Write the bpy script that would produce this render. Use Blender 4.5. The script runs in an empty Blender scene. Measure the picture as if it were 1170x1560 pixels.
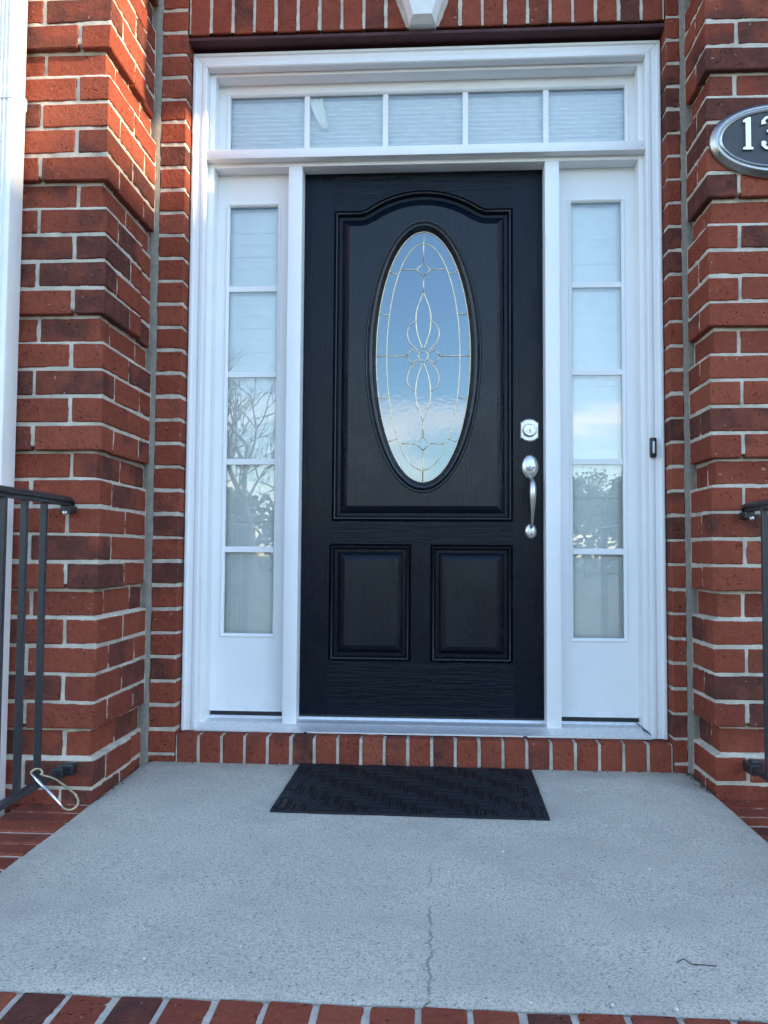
import bpy, bmesh, math, random
from mathutils import Vector, Matrix, noise
from mathutils.geometry import tessellate_polygon

# ------------------------------------------------------------------ camera, sky, sun, exposure
scene = bpy.context.scene
COL = scene.collection
R = math.radians
cam_d = bpy.data.cameras.new('camera')
cam = bpy.data.objects.new('camera', cam_d)
COL.objects.link(cam)
cam_d.sensor_fit = 'VERTICAL'
cam_d.sensor_height = 24.0
cam_d.lens = 1254.98 / 1560.0 * 24.0
cam_d.clip_start = 0.05
cam_d.clip_end = 3000
YAW, PITCH, ROLL = 0.0592, 0.0515, 0.0064
fw = Vector((-math.sin(YAW) * math.cos(PITCH), math.cos(YAW) * math.cos(PITCH), math.sin(PITCH)))
rt = Vector((math.cos(YAW), math.sin(YAW), 0))
up = rt.cross(fw)
rt2 = math.cos(ROLL) * rt + math.sin(ROLL) * up
up2 = -math.sin(ROLL) * rt + math.cos(ROLL) * up
m3 = Matrix((rt2, up2, -fw)).transposed()
cam.matrix_world = Matrix.Translation((0.0419, -2.7771, 0.724)) @ m3.to_4x4()
scene.camera = cam

SUN_DIR = Vector((1.0, -0.18, 0.32)).normalized()       # towards the sun: low, from the right
SUN_EL = math.asin(SUN_DIR.z)
world = bpy.data.worlds.new('World')
scene.world = world
world.use_nodes = True
wn = world.node_tree
bg = wn.nodes['Background']
sky = wn.nodes.new('ShaderNodeTexSky')
sky.sky_type = 'NISHITA'
sky.sun_disc = False
sky.sun_elevation = SUN_EL
sky.sun_rotation = math.atan2(SUN_DIR.x, SUN_DIR.y)
sky.air_density = 1.0
sky.dust_density = 0.3
sky.ozone_density = 2.0
# thin bands of cloud low down, all the way round
wtc = wn.nodes.new('ShaderNodeTexCoord')
wmap = wn.nodes.new('ShaderNodeMapping'); wmap.inputs['Scale'].default_value = (3.0, 3.0, 16.0)
wnoi = wn.nodes.new('ShaderNodeTexNoise'); wnoi.inputs['Scale'].default_value = 1.3; wnoi.inputs['Detail'].default_value = 7; wnoi.inputs['Roughness'].default_value = 0.62
wramp = wn.nodes.new('ShaderNodeValToRGB')
wramp.color_ramp.elements[0].position = 0.47; wramp.color_ramp.elements[1].position = 0.62
wsep = wn.nodes.new('ShaderNodeSeparateXYZ')
welev = wn.nodes.new('ShaderNodeValToRGB')
welev.color_ramp.elements[0].position = 0.03; welev.color_ramp.elements[0].color = (0.5, 0.5, 0.5, 1)
e_ = welev.color_ramp.elements.new(0.11); e_.color = (1, 1, 1, 1)
welev.color_ramp.elements[-1].position = 0.22; welev.color_ramp.elements[-1].color = (0, 0, 0, 1)
wmul = wn.nodes.new('ShaderNodeMath'); wmul.operation = 'MULTIPLY'
wmix = wn.nodes.new('ShaderNodeMixRGB'); wmix.inputs[2].default_value = (7.0, 6.0, 5.5, 1)
wl = wn.links.new
wl(wtc.outputs['Generated'], wmap.inputs['Vector']); wl(wmap.outputs[0], wnoi.inputs['Vector'])
wl(wnoi.outputs['Fac'], wramp.inputs[0]); wl(wtc.outputs['Generated'], wsep.inputs[0]); wl(wsep.outputs['Z'], welev.inputs[0])
wl(wramp.outputs[0], wmul.inputs[0]); wl(welev.outputs[0], wmul.inputs[1]); wl(wmul.outputs[0], wmix.inputs[0])
wl(sky.outputs[0], wmix.inputs[1]); wl(wmix.outputs[0], bg.inputs['Color'])
bg.inputs['Strength'].default_value = 0.15

sun_d = bpy.data.lights.new('sun', 'SUN')
sun_d.energy = 2.4
sun_d.angle = R(0.53)
sun_d.color = (1.0, 0.77, 0.50)
sun = bpy.data.objects.new('sun', sun_d)
COL.objects.link(sun)
sun.rotation_euler = (-SUN_DIR).to_track_quat('-Z', 'Y').to_euler()
sun.location = (8, -3, 6)

vs = scene.view_settings
vs.view_transform = 'Standard'
vs.look = 'None'
vs.exposure = 2.44
vs.gamma = 1.0
vs.use_curve_mapping = False
scene.cycles.max_bounces = 6
scene.cycles.transparent_max_bounces = 8
scene.cycles.use_denoising = True
scene.cycles.use_adaptive_sampling = True
scene.cycles.adaptive_threshold = 0.02

random.seed(7)

# ------------------------------------------------------------------ helpers
def empty(name, loc, label=None, cat=None, group=None, kind=None):
    o = bpy.data.objects.new(name, None)
    o.empty_display_size = 0.05
    COL.objects.link(o)
    o.location = loc
    return tag(o, label, cat, group, kind)

def tag(o, label=None, cat=None, group=None, kind=None):
    if label: o['label'] = label
    if cat: o['category'] = cat
    if group: o['group'] = group
    if kind: o['kind'] = kind
    elif label: o['kind'] = 'thing'
    return o

def world_loc(o):
    v = Vector(o.location)
    while o.parent:
        o = o.parent
        v += Vector(o.location)
    return v

def link(name, me, mat, parent=None, loc=None):
    """mesh given in world coordinates (loc None) or around its own origin (loc in world coordinates)"""
    o = bpy.data.objects.new(name, me)
    COL.objects.link(o)
    if mat is not None and not me.materials:
        me.materials.append(mat)
    base = world_loc(parent) if parent else Vector((0, 0, 0))
    o.location = (Vector(loc) if loc is not None else Vector((0, 0, 0))) - base
    if parent: o.parent = parent
    return o

class MB:
    """collects shapes into one mesh"""
    def __init__(self): self.bm = bmesh.new()
    def box(self, x0, x1, y0, y1, z0, z1, bevel=0.0, seg=1):
        b = bmesh.new()
        bmesh.ops.create_cube(b, size=1.0)
        for v in b.verts:
            v.co = Vector(((x0 + x1) / 2 + v.co.x * (x1 - x0), (y0 + y1) / 2 + v.co.y * (y1 - y0), (z0 + z1) / 2 + v.co.z * (z1 - z0)))
        if bevel > 0:
            bmesh.ops.bevel(b, geom=b.edges[:], offset=bevel, segments=seg, profile=0.5, affect='EDGES')
        self.merge(b); return self
    def merge(self, b):
        me = bpy.data.meshes.new('tmp'); b.to_mesh(me); b.free()
        self.bm.from_mesh(me); bpy.data.meshes.remove(me)
    def grid(self, rows, close_u=False, close_v=False):
        """rows of points -> quads"""
        vs_ = [[self.bm.verts.new(p) for p in r] for r in rows]
        n, m = len(vs_), len(vs_[0])
        for i in range(n if close_v else n - 1):
            for j in range(m if close_u else m - 1):
                a, b, c, d = vs_[i][j], vs_[i][(j + 1) % m], vs_[(i + 1) % n][(j + 1) % m], vs_[(i + 1) % n][j]
                try: self.bm.faces.new((a, b, c, d))
                except ValueError: pass
        return vs_
    def cap(self, ring):
        try: self.bm.faces.new(ring)
        except ValueError: pass
    def tube(self, pts, r, n=8, closed=False, caps=True):
        pts = [Vector(p) for p in pts]
        rr = r if isinstance(r, (list, tuple)) else [r] * len(pts)
        rows = []
        prev = None
        N = len(pts)
        for i, p in enumerate(pts):
            if closed: t = (pts[(i + 1) % N] - pts[i - 1]).normalized()
            else: t = (pts[min(i + 1, N - 1)] - pts[max(i - 1, 0)]).normalized()
            if prev is None:
                a = Vector((0, 0, 1)) if abs(t.z) < 0.9 else Vector((0, 1, 0))
                u = t.cross(a).normalized()
            else:
                u = (prev - t * prev.dot(t)).normalized()
            prev = u
            w = t.cross(u)
            rows.append([p + (u * math.cos(2 * math.pi * k / n) + w * math.sin(2 * math.pi * k / n)) * rr[i] for k in range(n)])
        v = self.grid(rows, close_u=True, close_v=closed)
        if caps and not closed:
            self.cap(v[0][::-1]); self.cap(v[-1])
        return self
    def poly(self, outer, holes=(), y=None, mapper=None):
        """flat polygon in x,z with holes at depth y"""
        loops = [outer] + list(holes)
        flat = [Vector((p[0], p[1], 0)) for l in loops for p in l]
        tris = tessellate_polygon([[Vector((p[0], p[1], 0)) for p in l] for l in loops])
        vv = [self.bm.verts.new((p.x, y, p.y)) for p in flat]
        for t in tris:
            try: self.bm.faces.new([vv[i] for i in t])
            except ValueError: pass
        return self
    def mesh(self, name, smooth=False, recalc=True):
        bm = self.bm
        if recalc: bmesh.ops.recalc_face_normals(bm, faces=bm.faces[:])
        me = bpy.data.meshes.new(name)
        bm.to_mesh(me); bm.free()
        if smooth:
            for p in me.polygons: p.use_smooth = True
        return me
    def build(self, name, mat, parent=None, smooth=False, loc=None, recalc=True):
        return link(name, self.mesh(name, smooth, recalc), mat, parent, loc)

def auto_smooth(o, ang=35):
    me = o.data
    for p in me.polygons: p.use_smooth = True
    me.set_sharp_from_angle(angle=R(ang))
    return o

# ------------------------------------------------------------------ materials
class NT:
    def __init__(self, name):
        self.mat = bpy.data.materials.new(name)
        self.mat.use_nodes = True
        self.nt = self.mat.node_tree
        self.b = self.nt.nodes['Principled BSDF']
    def n(self, t, **kw):
        nd = self.nt.nodes.new(t)
        for k, v in kw.items(): setattr(nd, k, v)
        return nd
    def l(self, a, b): self.nt.links.new(a, b)
    def coord(self, scale=(1, 1, 1), rnd=True, kind='Object'):
        tc = self.n('ShaderNodeTexCoord')
        src = tc.outputs[kind]
        if rnd:
            oi = self.n('ShaderNodeObjectInfo')
            mu = self.n('ShaderNodeMath', operation='MULTIPLY'); mu.inputs[1].default_value = 37.0
            self.l(oi.outputs['Random'], mu.inputs[0])
            ad = self.n('ShaderNodeVectorMath', operation='ADD')
            self.l(src, ad.inputs[0]); self.l(mu.outputs[0], ad.inputs[1]); src = ad.outputs[0]
        mp = self.n('ShaderNodeMapping'); mp.inputs['Scale'].default_value = scale
        self.l(src, mp.inputs['Vector'])
        return mp.outputs[0]
    def noise(self, vec, scale, detail=4, rough=0.55, dist=0.0):
        t = self.n('ShaderNodeTexNoise')
        t.inputs['Scale'].default_value = scale; t.inputs['Detail'].default_value = detail
        t.inputs['Roughness'].default_value = rough; t.inputs['Distortion'].default_value = dist
        self.l(vec, t.inputs['Vector'])
        return t.outputs['Fac']
    def ramp(self, fac, stops, interp='LINEAR'):
        r = self.n('ShaderNodeValToRGB'); r.color_ramp.interpolation = interp
        els = r.color_ramp.elements
        while len(els) < len(stops): els.new(0.5)
        for e, (p, c) in zip(els, stops):
            e.position = p
            e.color = (*c, 1) if isinstance(c, (tuple, list)) else (c, c, c, 1)
        self.l(fac, r.inputs[0])
        return r.outputs[0]
    def mix(self, fac, a, b, blend='MIX'):
        m = self.n('ShaderNodeMixRGB', blend_type=blend)
        for i, x in enumerate((fac, a, b)):
            if hasattr(x, 'is_linked') or hasattr(x, 'links'): self.l(x, m.inputs[i])
            elif isinstance(x, (int, float)): m.inputs[i].default_value = x if i == 0 else (x, x, x, 1)
            else: m.inputs[i].default_value = (*x, 1)
        return m.outputs[0]
    def math(self, op, a, b=None, c=None):
        m = self.n('ShaderNodeMath', operation=op)
        for i, x in enumerate((a, b, c)):
            if x is None: continue
            if isinstance(x, (int, float)): m.inputs[i].default_value = x
            else: self.l(x, m.inputs[i])
        return m.outputs[0]
    def bump(self, h, strength=0.3, dist=0.002, normal=None):
        b = self.n('ShaderNodeBump'); b.inputs['Strength'].default_value = strength; b.inputs['Distance'].default_value = dist
        self.l(h, b.inputs['Height'])
        if normal: self.l(normal, b.inputs['Normal'])
        return b.outputs[0]
    def out(self, color=None, rough=None, normal=None, metallic=None, spec=None):
        for k, x in (('Base Color', color), ('Roughness', rough), ('Normal', normal), ('Metallic', metallic), ('Specular IOR Level', spec)):
            if x is None: continue
            if isinstance(x, (int, float)): self.b.inputs[k].default_value = x
            elif isinstance(x, (tuple, list)): self.b.inputs[k].default_value = (*x, 1)
            else: self.l(x, self.b.inputs[k])
        return self.mat

def mat_brick():
    t = NT('brick')
    v = t.coord()
    oi = t.n('ShaderNodeObjectInfo')
    rnd = oi.outputs['Random']
    base = t.ramp(rnd, [(0.0, (0.215, 0.052, 0.033)), (0.2, (0.295, 0.078, 0.046)), (0.45, (0.26, 0.062, 0.036)), (0.62, (0.33, 0.092, 0.054)), (0.75, (0.20, 0.050, 0.033)), (0.88, (0.285, 0.070, 0.040)), (1.0, (0.24, 0.061, 0.038))])
    # flashed dark firing on part or all of some bricks
    big = t.noise(v, 7.0, 2, 0.5)
    sc = t.n('ShaderNodeMath', operation='FRACT')
    mm = t.math('MULTIPLY', rnd, 7.31); t.l(mm, sc.inputs[0])
    dark = t.math('SUBTRACT', t.math('ADD', t.math('MULTIPLY', sc.outputs[0], 1.0), t.math('MULTIPLY', big, 1.1)), 1.20)
    darkm = t.ramp(dark, [(0.0, 0.0), (0.22, 0.92)])
    c = t.mix(darkm, base, (0.085, 0.040, 0.034))
    fine = t.noise(v, 90.0, 5, 0.65)
    c = t.mix(t.ramp(fine, [(0.35, 0.0), (0.75, 0.5)]), c, (0.145, 0.042, 0.030))
    blot = t.noise(v, 22.0, 3, 0.6)
    c = t.mix(t.ramp(blot, [(0.45, 0.0), (0.8, 0.4)]), c, (0.35, 0.098, 0.055))
    # mortar haze and specks
    sp = t.noise(v, 60.0, 2, 0.5)
    c = t.mix(t.ramp(sp, [(0.71, 0.0), (0.76, 0.55)]), c, (0.42, 0.36, 0.31))
    v2 = t.coord(scale=(1, 1, 0.35))
    g = t.noise(v2, 220.0, 4, 0.7)
    g2 = t.noise(v, 55.0, 4, 0.6)
    vo = t.n('ShaderNodeTexVoronoi'); vo.inputs['Scale'].default_value = 85.0; t.l(v, vo.inputs['Vector'])
    pits = t.math('MULTIPLY', t.ramp(vo.outputs['Distance'], [(0.08, 1.0), (0.30, 0.0)]), t.ramp(t.noise(v, 30.0, 3, 0.6), [(0.50, 0.0), (0.60, 1.0)]))
    c = t.mix(t.math('MULTIPLY', pits, 0.6), c, (0.07, 0.022, 0.016))
    h = t.math('SUBTRACT', t.math('ADD', t.math('MULTIPLY', g, 0.6), g2), t.math('MULTIPLY', pits, 0.8))
    return t.out(c, 0.95, t.bump(h, 1.0, 0.007), spec=0.08)

def mat_mortar():
    t = NT('mortar')
    v = t.coord(rnd=False)
    n1 = t.noise(v, 14.0, 5, 0.6)
    n2 = t.noise(v, 160.0, 4, 0.7)
    c = t.ramp(n1, [(0.28, (0.33, 0.295, 0.24)), (0.5, (0.53, 0.47, 0.385)), (0.75, (0.66, 0.595, 0.50))])
    c = t.mix(t.ramp(n2, [(0.4, 0.0), (0.8, 0.6)]), c, (0.33, 0.29, 0.235))
    return t.out(c, 0.95, t.bump(n2, 0.5, 0.003), spec=0.2)

def mat_white(name='white_paint', col=(0.80, 0.80, 0.79), streak=(1, 1, 0.06), rough=0.38):
    t = NT(name)
    v = t.coord(scale=streak, rnd=False)
    n1 = t.noise(v, 60.0, 4, 0.6)
    v2 = t.coord(rnd=False)
    n2 = t.noise(v2, 5.0, 4, 0.6)
    c = t.mix(t.ramp(n2, [(0.35, 0.0), (0.9, 0.35)]), col, tuple(x * 0.86 for x in col))
    sp = t.noise(v2, 45.0, 3, 0.6)
    c = t.mix(t.ramp(sp, [(0.70, 0.0), (0.78, 0.25)]), c, (0.45, 0.42, 0.38))
    sz = t.n('ShaderNodeSeparateXYZ'); t.l(v2, sz.inputs[0])
    gr = t.math('MULTIPLY', t.ramp(sz.outputs['Z'], [(0.11, 0.35), (0.24, 0.0)]), t.ramp(t.noise(v2, 26.0, 6, 0.7), [(0.45, 0.0), (0.70, 1.0)]))
    c = t.mix(gr, c, (0.40, 0.36, 0.30))
    n6 = t.noise(t.coord(scale=(1, 1, 0.25), rnd=False), 18.0, 5, 0.65)
    h2 = t.math('ADD', n1, t.math('MULTIPLY', n6, 1.5))
    return t.out(c, rough, t.bump(h2, 0.16, 0.0016), spec=0.4)

def mat_door(name, axis, spec=0.17):
    """black embossed fibreglass: grain runs along the axis"""
    t = NT(name)
    st = (1.0, 1.0, 0.045) if axis == 'z' else (0.05, 1.0, 1.0)
    v = t.coord(scale=st, rnd=False)
    n1 = t.noise(v, 120.0, 4, 0.6, 0.6)
    n2 = t.noise(v, 28.0, 3, 0.5, 1.2)
    grain = t.ramp(n1, [(0.42, 0.0), (0.56, 1.0)])
    h = t.math('ADD', grain, t.math('MULTIPLY', n2, 0.9))
    c = t.mix(t.ramp(n1, [(0.40, 0.6), (0.6, 0.0)]), (0.0030, 0.0060, 0.0125), (0.002, 0.0035, 0.0065))
    v3 = t.coord(rnd=False)
    d = t.noise(v3, 9.0, 4, 0.65)
    c = t.mix(t.ramp(d, [(0.55, 0.0), (0.95, 0.5)]), c, (0.0055, 0.0085, 0.0145))
    r = t.ramp(d, [(0.3, 0.24), (0.8, 0.36)])
    return t.out(c, r, t.bump(h, 0.34, 0.0011), spec=spec)

def mat_concrete():
    t = NT('broomed_concrete')
    v = t.coord(rnd=False)
    n1 = t.noise(v, 2.2, 5, 0.6)
    n2 = t.noise(v, 205.0, 8, 0.76)
    n3 = t.noise(v, 520.0, 4, 0.7)
    c = t.ramp(n1, [(0.3, (0.53, 0.485, 0.39)), (0.7, (0.645, 0.595, 0.48))])
    c = t.mix(t.ramp(n2, [(0.40, 0.8), (0.55, 0.0)]), c, (0.20, 0.185, 0.165))
    c = t.mix(t.ramp(n3, [(0.50, 0.0), (0.66, 0.8)]), c, (0.78, 0.73, 0.66))
    vo = t.n('ShaderNodeTexVoronoi'); vo.inputs['Scale'].default_value = 75.0; t.l(v, vo.inputs['Vector'])
    pit = t.math('MULTIPLY', t.ramp(vo.outputs['Distance'], [(0.10, 1.0), (0.26, 0.0)]), t.ramp(t.noise(v, 31.0, 3, 0.6), [(0.44, 0.0), (0.58, 0.95)]))
    c = t.mix(pit, c, (0.15, 0.14, 0.13))
    # wear stains, some towards the house where the rain drips
    n4 = t.noise(v, 6.0, 5, 0.65)
    c = t.mix(t.ramp(n4, [(0.50, 0.0), (0.78, 0.55)]), c, (0.36, 0.335, 0.295))
    n5 = t.noise(v, 1.6, 6, 0.7, 0.5)
    c = t.mix(t.ramp(n5, [(0.50, 0.0), (0.66, 0.42)]), c, (0.38, 0.355, 0.30))
    se = t.n('ShaderNodeSeparateXYZ'); t.l(v, se.inputs[0])
    edge_ = t.ramp(t.math('ADD', se.outputs['Y'], 0.2), [(0.02, 0.0), (0.19, 0.7)])
    sides = t.ramp(t.math('ABSOLUTE', t.math('ADD', se.outputs['X'], 0.021)), [(0.80, 0.0), (0.91, 0.6)])
    dirt = t.math('MULTIPLY', t.math('MAXIMUM', edge_, sides), t.ramp(t.noise(v, 11.0, 6, 0.7), [(0.40, 0.0), (0.66, 1.0)]))
    c = t.mix(dirt, c, (0.33, 0.315, 0.25))
    # one hairline crack running from the front edge
    sx = t.n('ShaderNodeSeparateXYZ'); t.l(v, sx.inputs[0])
    w1 = t.n('ShaderNodeTexNoise', noise_dimensions='1D'); w1.inputs['Scale'].default_value = 6.0; w1.inputs['Detail'].default_value = 8; w1.inputs['Roughness'].default_value = 0.7
    t.l(sx.outputs['Y'], w1.inputs['W'])
    cx_ = t.math('ADD', t.math('MULTIPLY', t.math('SUBTRACT', w1.outputs['Fac'], 0.5), 0.06), 0.040)
    dist = t.math('ABSOLUTE', t.math('SUBTRACT', sx.outputs['X'], cx_))
    gate = t.ramp(t.math('ADD', t.math('MULTIPLY', sx.outputs['Y'], 0.5), 1.0), [(0.52, 1.0), (0.68, 0.0)])   # fades out half way back
    gaps = t.ramp(t.noise(v, 16.0, 3, 0.6), [(0.44, 0.05), (0.58, 1.0)])
    crack = t.math('MULTIPLY', t.math('MULTIPLY', t.ramp(dist, [(0.0002, 0.6), (0.0012, 0.0)]), gate), gaps)
    c = t.mix(crack, c, (0.05, 0.048, 0.045))
    h = t.math('SUBTRACT', t.math('SUBTRACT', t.math('ADD', n2, t.math('MULTIPLY', n3, 0.5)), t.math('MULTIPLY', crack, 1.5)), t.math('MULTIPLY', pit, 0.5))
    return t.out(c, 0.9, t.bump(h, 0.7, 0.0035), spec=0.3)

def mat_metal(name, col, rough=0.3, bumps=0.08, metallic=1.0):
    t = NT(name)
    v = t.coord(rnd=False)
    n = t.noise(v, 70.0, 4, 0.6)
    c = t.mix(t.ramp(n, [(0.4, 0.0), (0.9, 0.5)]), col, tuple(x * 0.6 for x in col))
    r = t.ramp(n, [(0.3, rough * 0.8), (0.8, min(1, rough * 1.5))])
    return t.out(c, r, t.bump(n, bumps, 0.001), metallic=metallic)

def mat_plain(name, col, rough=0.6, var=0.25, scale=30, bump=0.15, spec=0.5):
    t = NT(name)
    v = t.coord(rnd=True)
    n = t.noise(v, scale, 5, 0.6)
    c = t.mix(t.ramp(n, [(0.3, 0.0), (0.8, 1.0)]), tuple(x * (1 + var) for x in col), tuple(x * (1 - var) for x in col))
    return t.out(c, rough, t.bump(n, bump, 0.002), spec=spec)

def mat_glass(name, refl=0.12, wav=0.02, rough=0.0, veil=None, scale=6.0, mirror_tint=(1, 1, 1)):
    """window pane: mirror share that grows at grazing angles, the rest passes straight through"""
    t = NT(name)
    nt = t.nt
    v = t.coord(rnd=False)
    h = t.noise(v, scale, 2, 0.5)
    nrm = t.bump(h, wav, 0.01)
    fr = t.n('ShaderNodeFresnel'); fr.inputs['IOR'].default_value = 1.5
    fac = t.math('ADD', t.math('MULTIPLY', fr.outputs[0], 1.0), refl - 0.04)
    gl = t.n('ShaderNodeBsdfGlossy'); gl.inputs['Roughness'].default_value = rough; gl.inputs['Color'].default_value = (*mirror_tint, 1)
    t.l(nrm, gl.inputs['Normal'])
    tr = t.n('ShaderNodeBsdfTransparent'); tr.inputs['Color'].default_value = (0.97, 0.985, 0.98, 1)
    under = tr.outputs[0]
    if veil:
        df = t.n('ShaderNodeBsdfDiffuse'); df.inputs['Color'].default_value = (*veil[1], 1)
        mx = t.n('ShaderNodeMixShader'); mx.inputs[0].default_value = veil[0]
        t.l(tr.outputs[0], mx.inputs[1]); t.l(df.outputs[0], mx.inputs[2]); under = mx.outputs[0]
    ms = t.n('ShaderNodeMixShader')
    t.l(fac, ms.inputs[0]); t.l(under, ms.inputs[1]); t.l(gl.outputs[0], ms.inputs[2])
    t.l(ms.outputs[0], nt.nodes['Material Output'].inputs['Surface'])
    nt.nodes.remove(t.b)
    return t.mat

BRICK = mat_brick()
MORTAR = mat_mortar()
WHITE = mat_white()
WHITE_H = mat_white('white_paint_across', streak=(0.06, 1, 1))
DOOR_V = mat_door('black_door_upright_grain', 'z')
DOOR_H = mat_door('black_door_level_grain', 'x')
DOOR_P = mat_door('black_door_panel', 'z', 0.30)
CONCRETE = mat_concrete()
NICKEL = mat_metal('satin_nickel', (0.62, 0.61, 0.59), 0.33)
ALU = mat_metal('mill_aluminium', (0.80, 0.80, 0.79), 0.50, 0.08, 0.75)
BRASS = mat_metal('pale_brass_caming', (0.80, 0.68, 0.46), 0.45, 0.02)
IRON = mat_plain('black_painted_iron', (0.018, 0.020, 0.024), 0.38, 0.4, 40, 0.25)
LINTEL = mat_plain('oxide_painted_steel', (0.05, 0.014, 0.016), 0.75, 0.35, 20, 0.3)
RUBBER = mat_plain('black_rubber', (0.0060, 0.0075, 0.0105), 0.6, 0.4, 60, 0.3, 0.34)
BLACKGAP = mat_plain('black_sweep', (0.012, 0.012, 0.013), 0.6, 0.2)
GLASS = mat_glass('window_glass', 0.072, 0.02, 0.0, None, 4.0)
OVALGLASS = mat_glass('textured_glass', 0.185, 0.013, 0.02, (0.05, (0.35, 0.50, 0.62)), 70.0, (0.74, 0.90, 1.0))  # deeper blue of the reflected sky is put into the mirror colour
BLIND = mat_plain('blind_vinyl', (0.79, 0.795, 0.78), 0.5, 0.05, 20, 0.05)
SHADEM = mat_plain('pleated_shade', (0.80, 0.795, 0.78), 0.8, 0.05, 30, 0.1)
SEALANT = mat_plain('grey_sealant', (0.215, 0.192, 0.158), 0.8, 0.25, 60, 0.4)

# ------------------------------------------------------------------ layout constants (metres)
C = 0.0813                                      # brick course
def zk(k): return 0.0461 + C * (32 - k)         # joint k, counted downwards
XL, XR, YL, YR = -0.931, 0.889, -0.425, -0.219  # entry reveal corners and pier fronts
RSH = 0.009                                     # set-back behind the short quoin blocks
REC = 0.020                                     # set-back of every fifth course
BL, BW, BH, J = 0.203, 0.092, 0.0705, 0.0105
K0, K1 = -6, 34
def floor_z(y): return 0.020 * (1 + y / 1.426)

# ------------------------------------------------------------------ ground and porch slab
mb = MB()
mb.grid([[(-400, -400, -0.56), (400, -400, -0.56)], [(-400, 400, -0.56), (400, 400, -0.56)]])
LAWN = mat_plain('winter_lawn', (0.05, 0.055, 0.026), 0.9, 0.4, 3, 0.5)
tag(mb.build('lawn', LAWN), kind='structure')
mb = MB()
mb.box(-0.9, 0.9, -9.0, -2.45, -0.62, -0.552)
tag(mb.build('front_walk', CONCRETE), kind='structure')

mb = MB()
nx, ny = 60, 50
rows = []
for j in range(ny + 1):
    y = -1.405 + (0.03 + 1.405) * j / ny
    row = []
    for i in range(nx + 1):
        x = XL + 0.004 + (XR - XL - 0.008) * i / nx
        e = 0.0
        if i in (0, nx) or j == 0: e = -0.006
        dx = (0.003 * noise.noise((0, y * 14, 3.1)) if i in (0, nx) else 0)
        dy = (0.003 * noise.noise((x * 14, 0, 8.1)) if j == 0 else 0)
        row.append((x + dx, y + dy, floor_z(y) + e + 0.0012 * noise.noise((x * 5, y * 5, 0))))
    rows.append(row)
g = mb.grid(rows)
low = []
ring = [g[0][i] for i in range(nx + 1)] + [g[j][nx] for j in range(1, ny + 1)] + [g[ny][i] for i in range(nx - 1, -1, -1)] + [g[j][0] for j in range(ny - 1, 0, -1)]
low = [mb.bm.verts.new((v.co.x, v.co.y, -0.10)) for v in ring]
for i in range(len(ring)):
    a, b = ring[i], ring[(i + 1) % len(ring)]
    mb.bm.faces.new((a, low[i], low[(i + 1) % len(ring)], b))
o = mb.build('porch_floor', CONCRETE)
auto_smooth(o, 40)
tag(o, kind='structure')

# brick base under the porch and two steps down, out of the picture below
mb = MB()
mb.box(-1.125, 1.09, -1.605, 0.0, -0.60, -0.105)
mb.box(-0.95, 0.95, -1.98, -1.63, -0.60, -0.21)
mb.box(-0.95, 0.95, -2.33, -1.99, -0.60, -0.38)
PLAINBRICK = mat_plain('brick_base', (0.26, 0.07, 0.045), 0.9, 0.3, 25, 0.4, 0.2)
tag(mb.build('porch_base', PLAINBRICK), kind='structure')

# ------------------------------------------------------------------ bricks
_brick_cache = {}
def brick_mesh(dx, dy, dz, seedv=0, bevel=0.0032):
    key = (round(dx, 3), round(dy, 3), round(dz, 3), seedv)
    if key in _brick_cache: return _brick_cache[key]
    bm = bmesh.new()
    bmesh.ops.create_cube(bm, size=1.0)
    rr = random.Random(hash(key) % 9973)
    for v in bm.verts:
        v.co = Vector((v.co.x * dx, v.co.y * dy, v.co.z * dz)) + Vector((rr.uniform(-1, 1) * 0.5, rr.uniform(-1, 1) * 0.5, rr.uniform(-1, 1))) * 0.0016
    bmesh.ops.bevel(bm, geom=bm.edges[:], offset=bevel, segments=1, affect='EDGES')
    me = bpy.data.meshes.new('brick')
    bm.to_mesh(me); bm.free()
    me.materials.append(BRICK)
    _brick_cache[key] = me
    return me

def brick(parent, x0, x1, y0, y1, z0, z1, rot=None):
    sv = random.randrange(4)
    me = brick_mesh(abs(x1 - x0), abs(y1 - y0), abs(z1 - z0), sv)
    jit = Vector((random.uniform(-1, 1) * 0.0007, random.uniform(-1, 1) * 0.0007, random.uniform(-1, 1) * 0.0012))
    o = link('brick', me, None, parent, Vector(((x0 + x1) / 2, (y0 + y1) / 2, (z0 + z1) / 2)) + jit)
    o.rotation_euler = (random.uniform(-1, 1) * 0.004, random.uniform(-1, 1) * 0.005, random.uniform(-1, 1) * 0.004)
    return o

def mortar_depth(p):
    a = noise.noise(Vector(p) * 34.0) * 0.0042 + noise.noise(Vector(p) * 90.0) * 0.0026 + noise.noise(Vector(p) * 9.0) * 0.0018
    return max(a * 0.85, -0.0014)

def is_rec(c): return c % 5 == 0
def is_short(c): return ((c - 1) // 5) % 2 == 0        # the quoin blocks alternate long and short on the return

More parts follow.
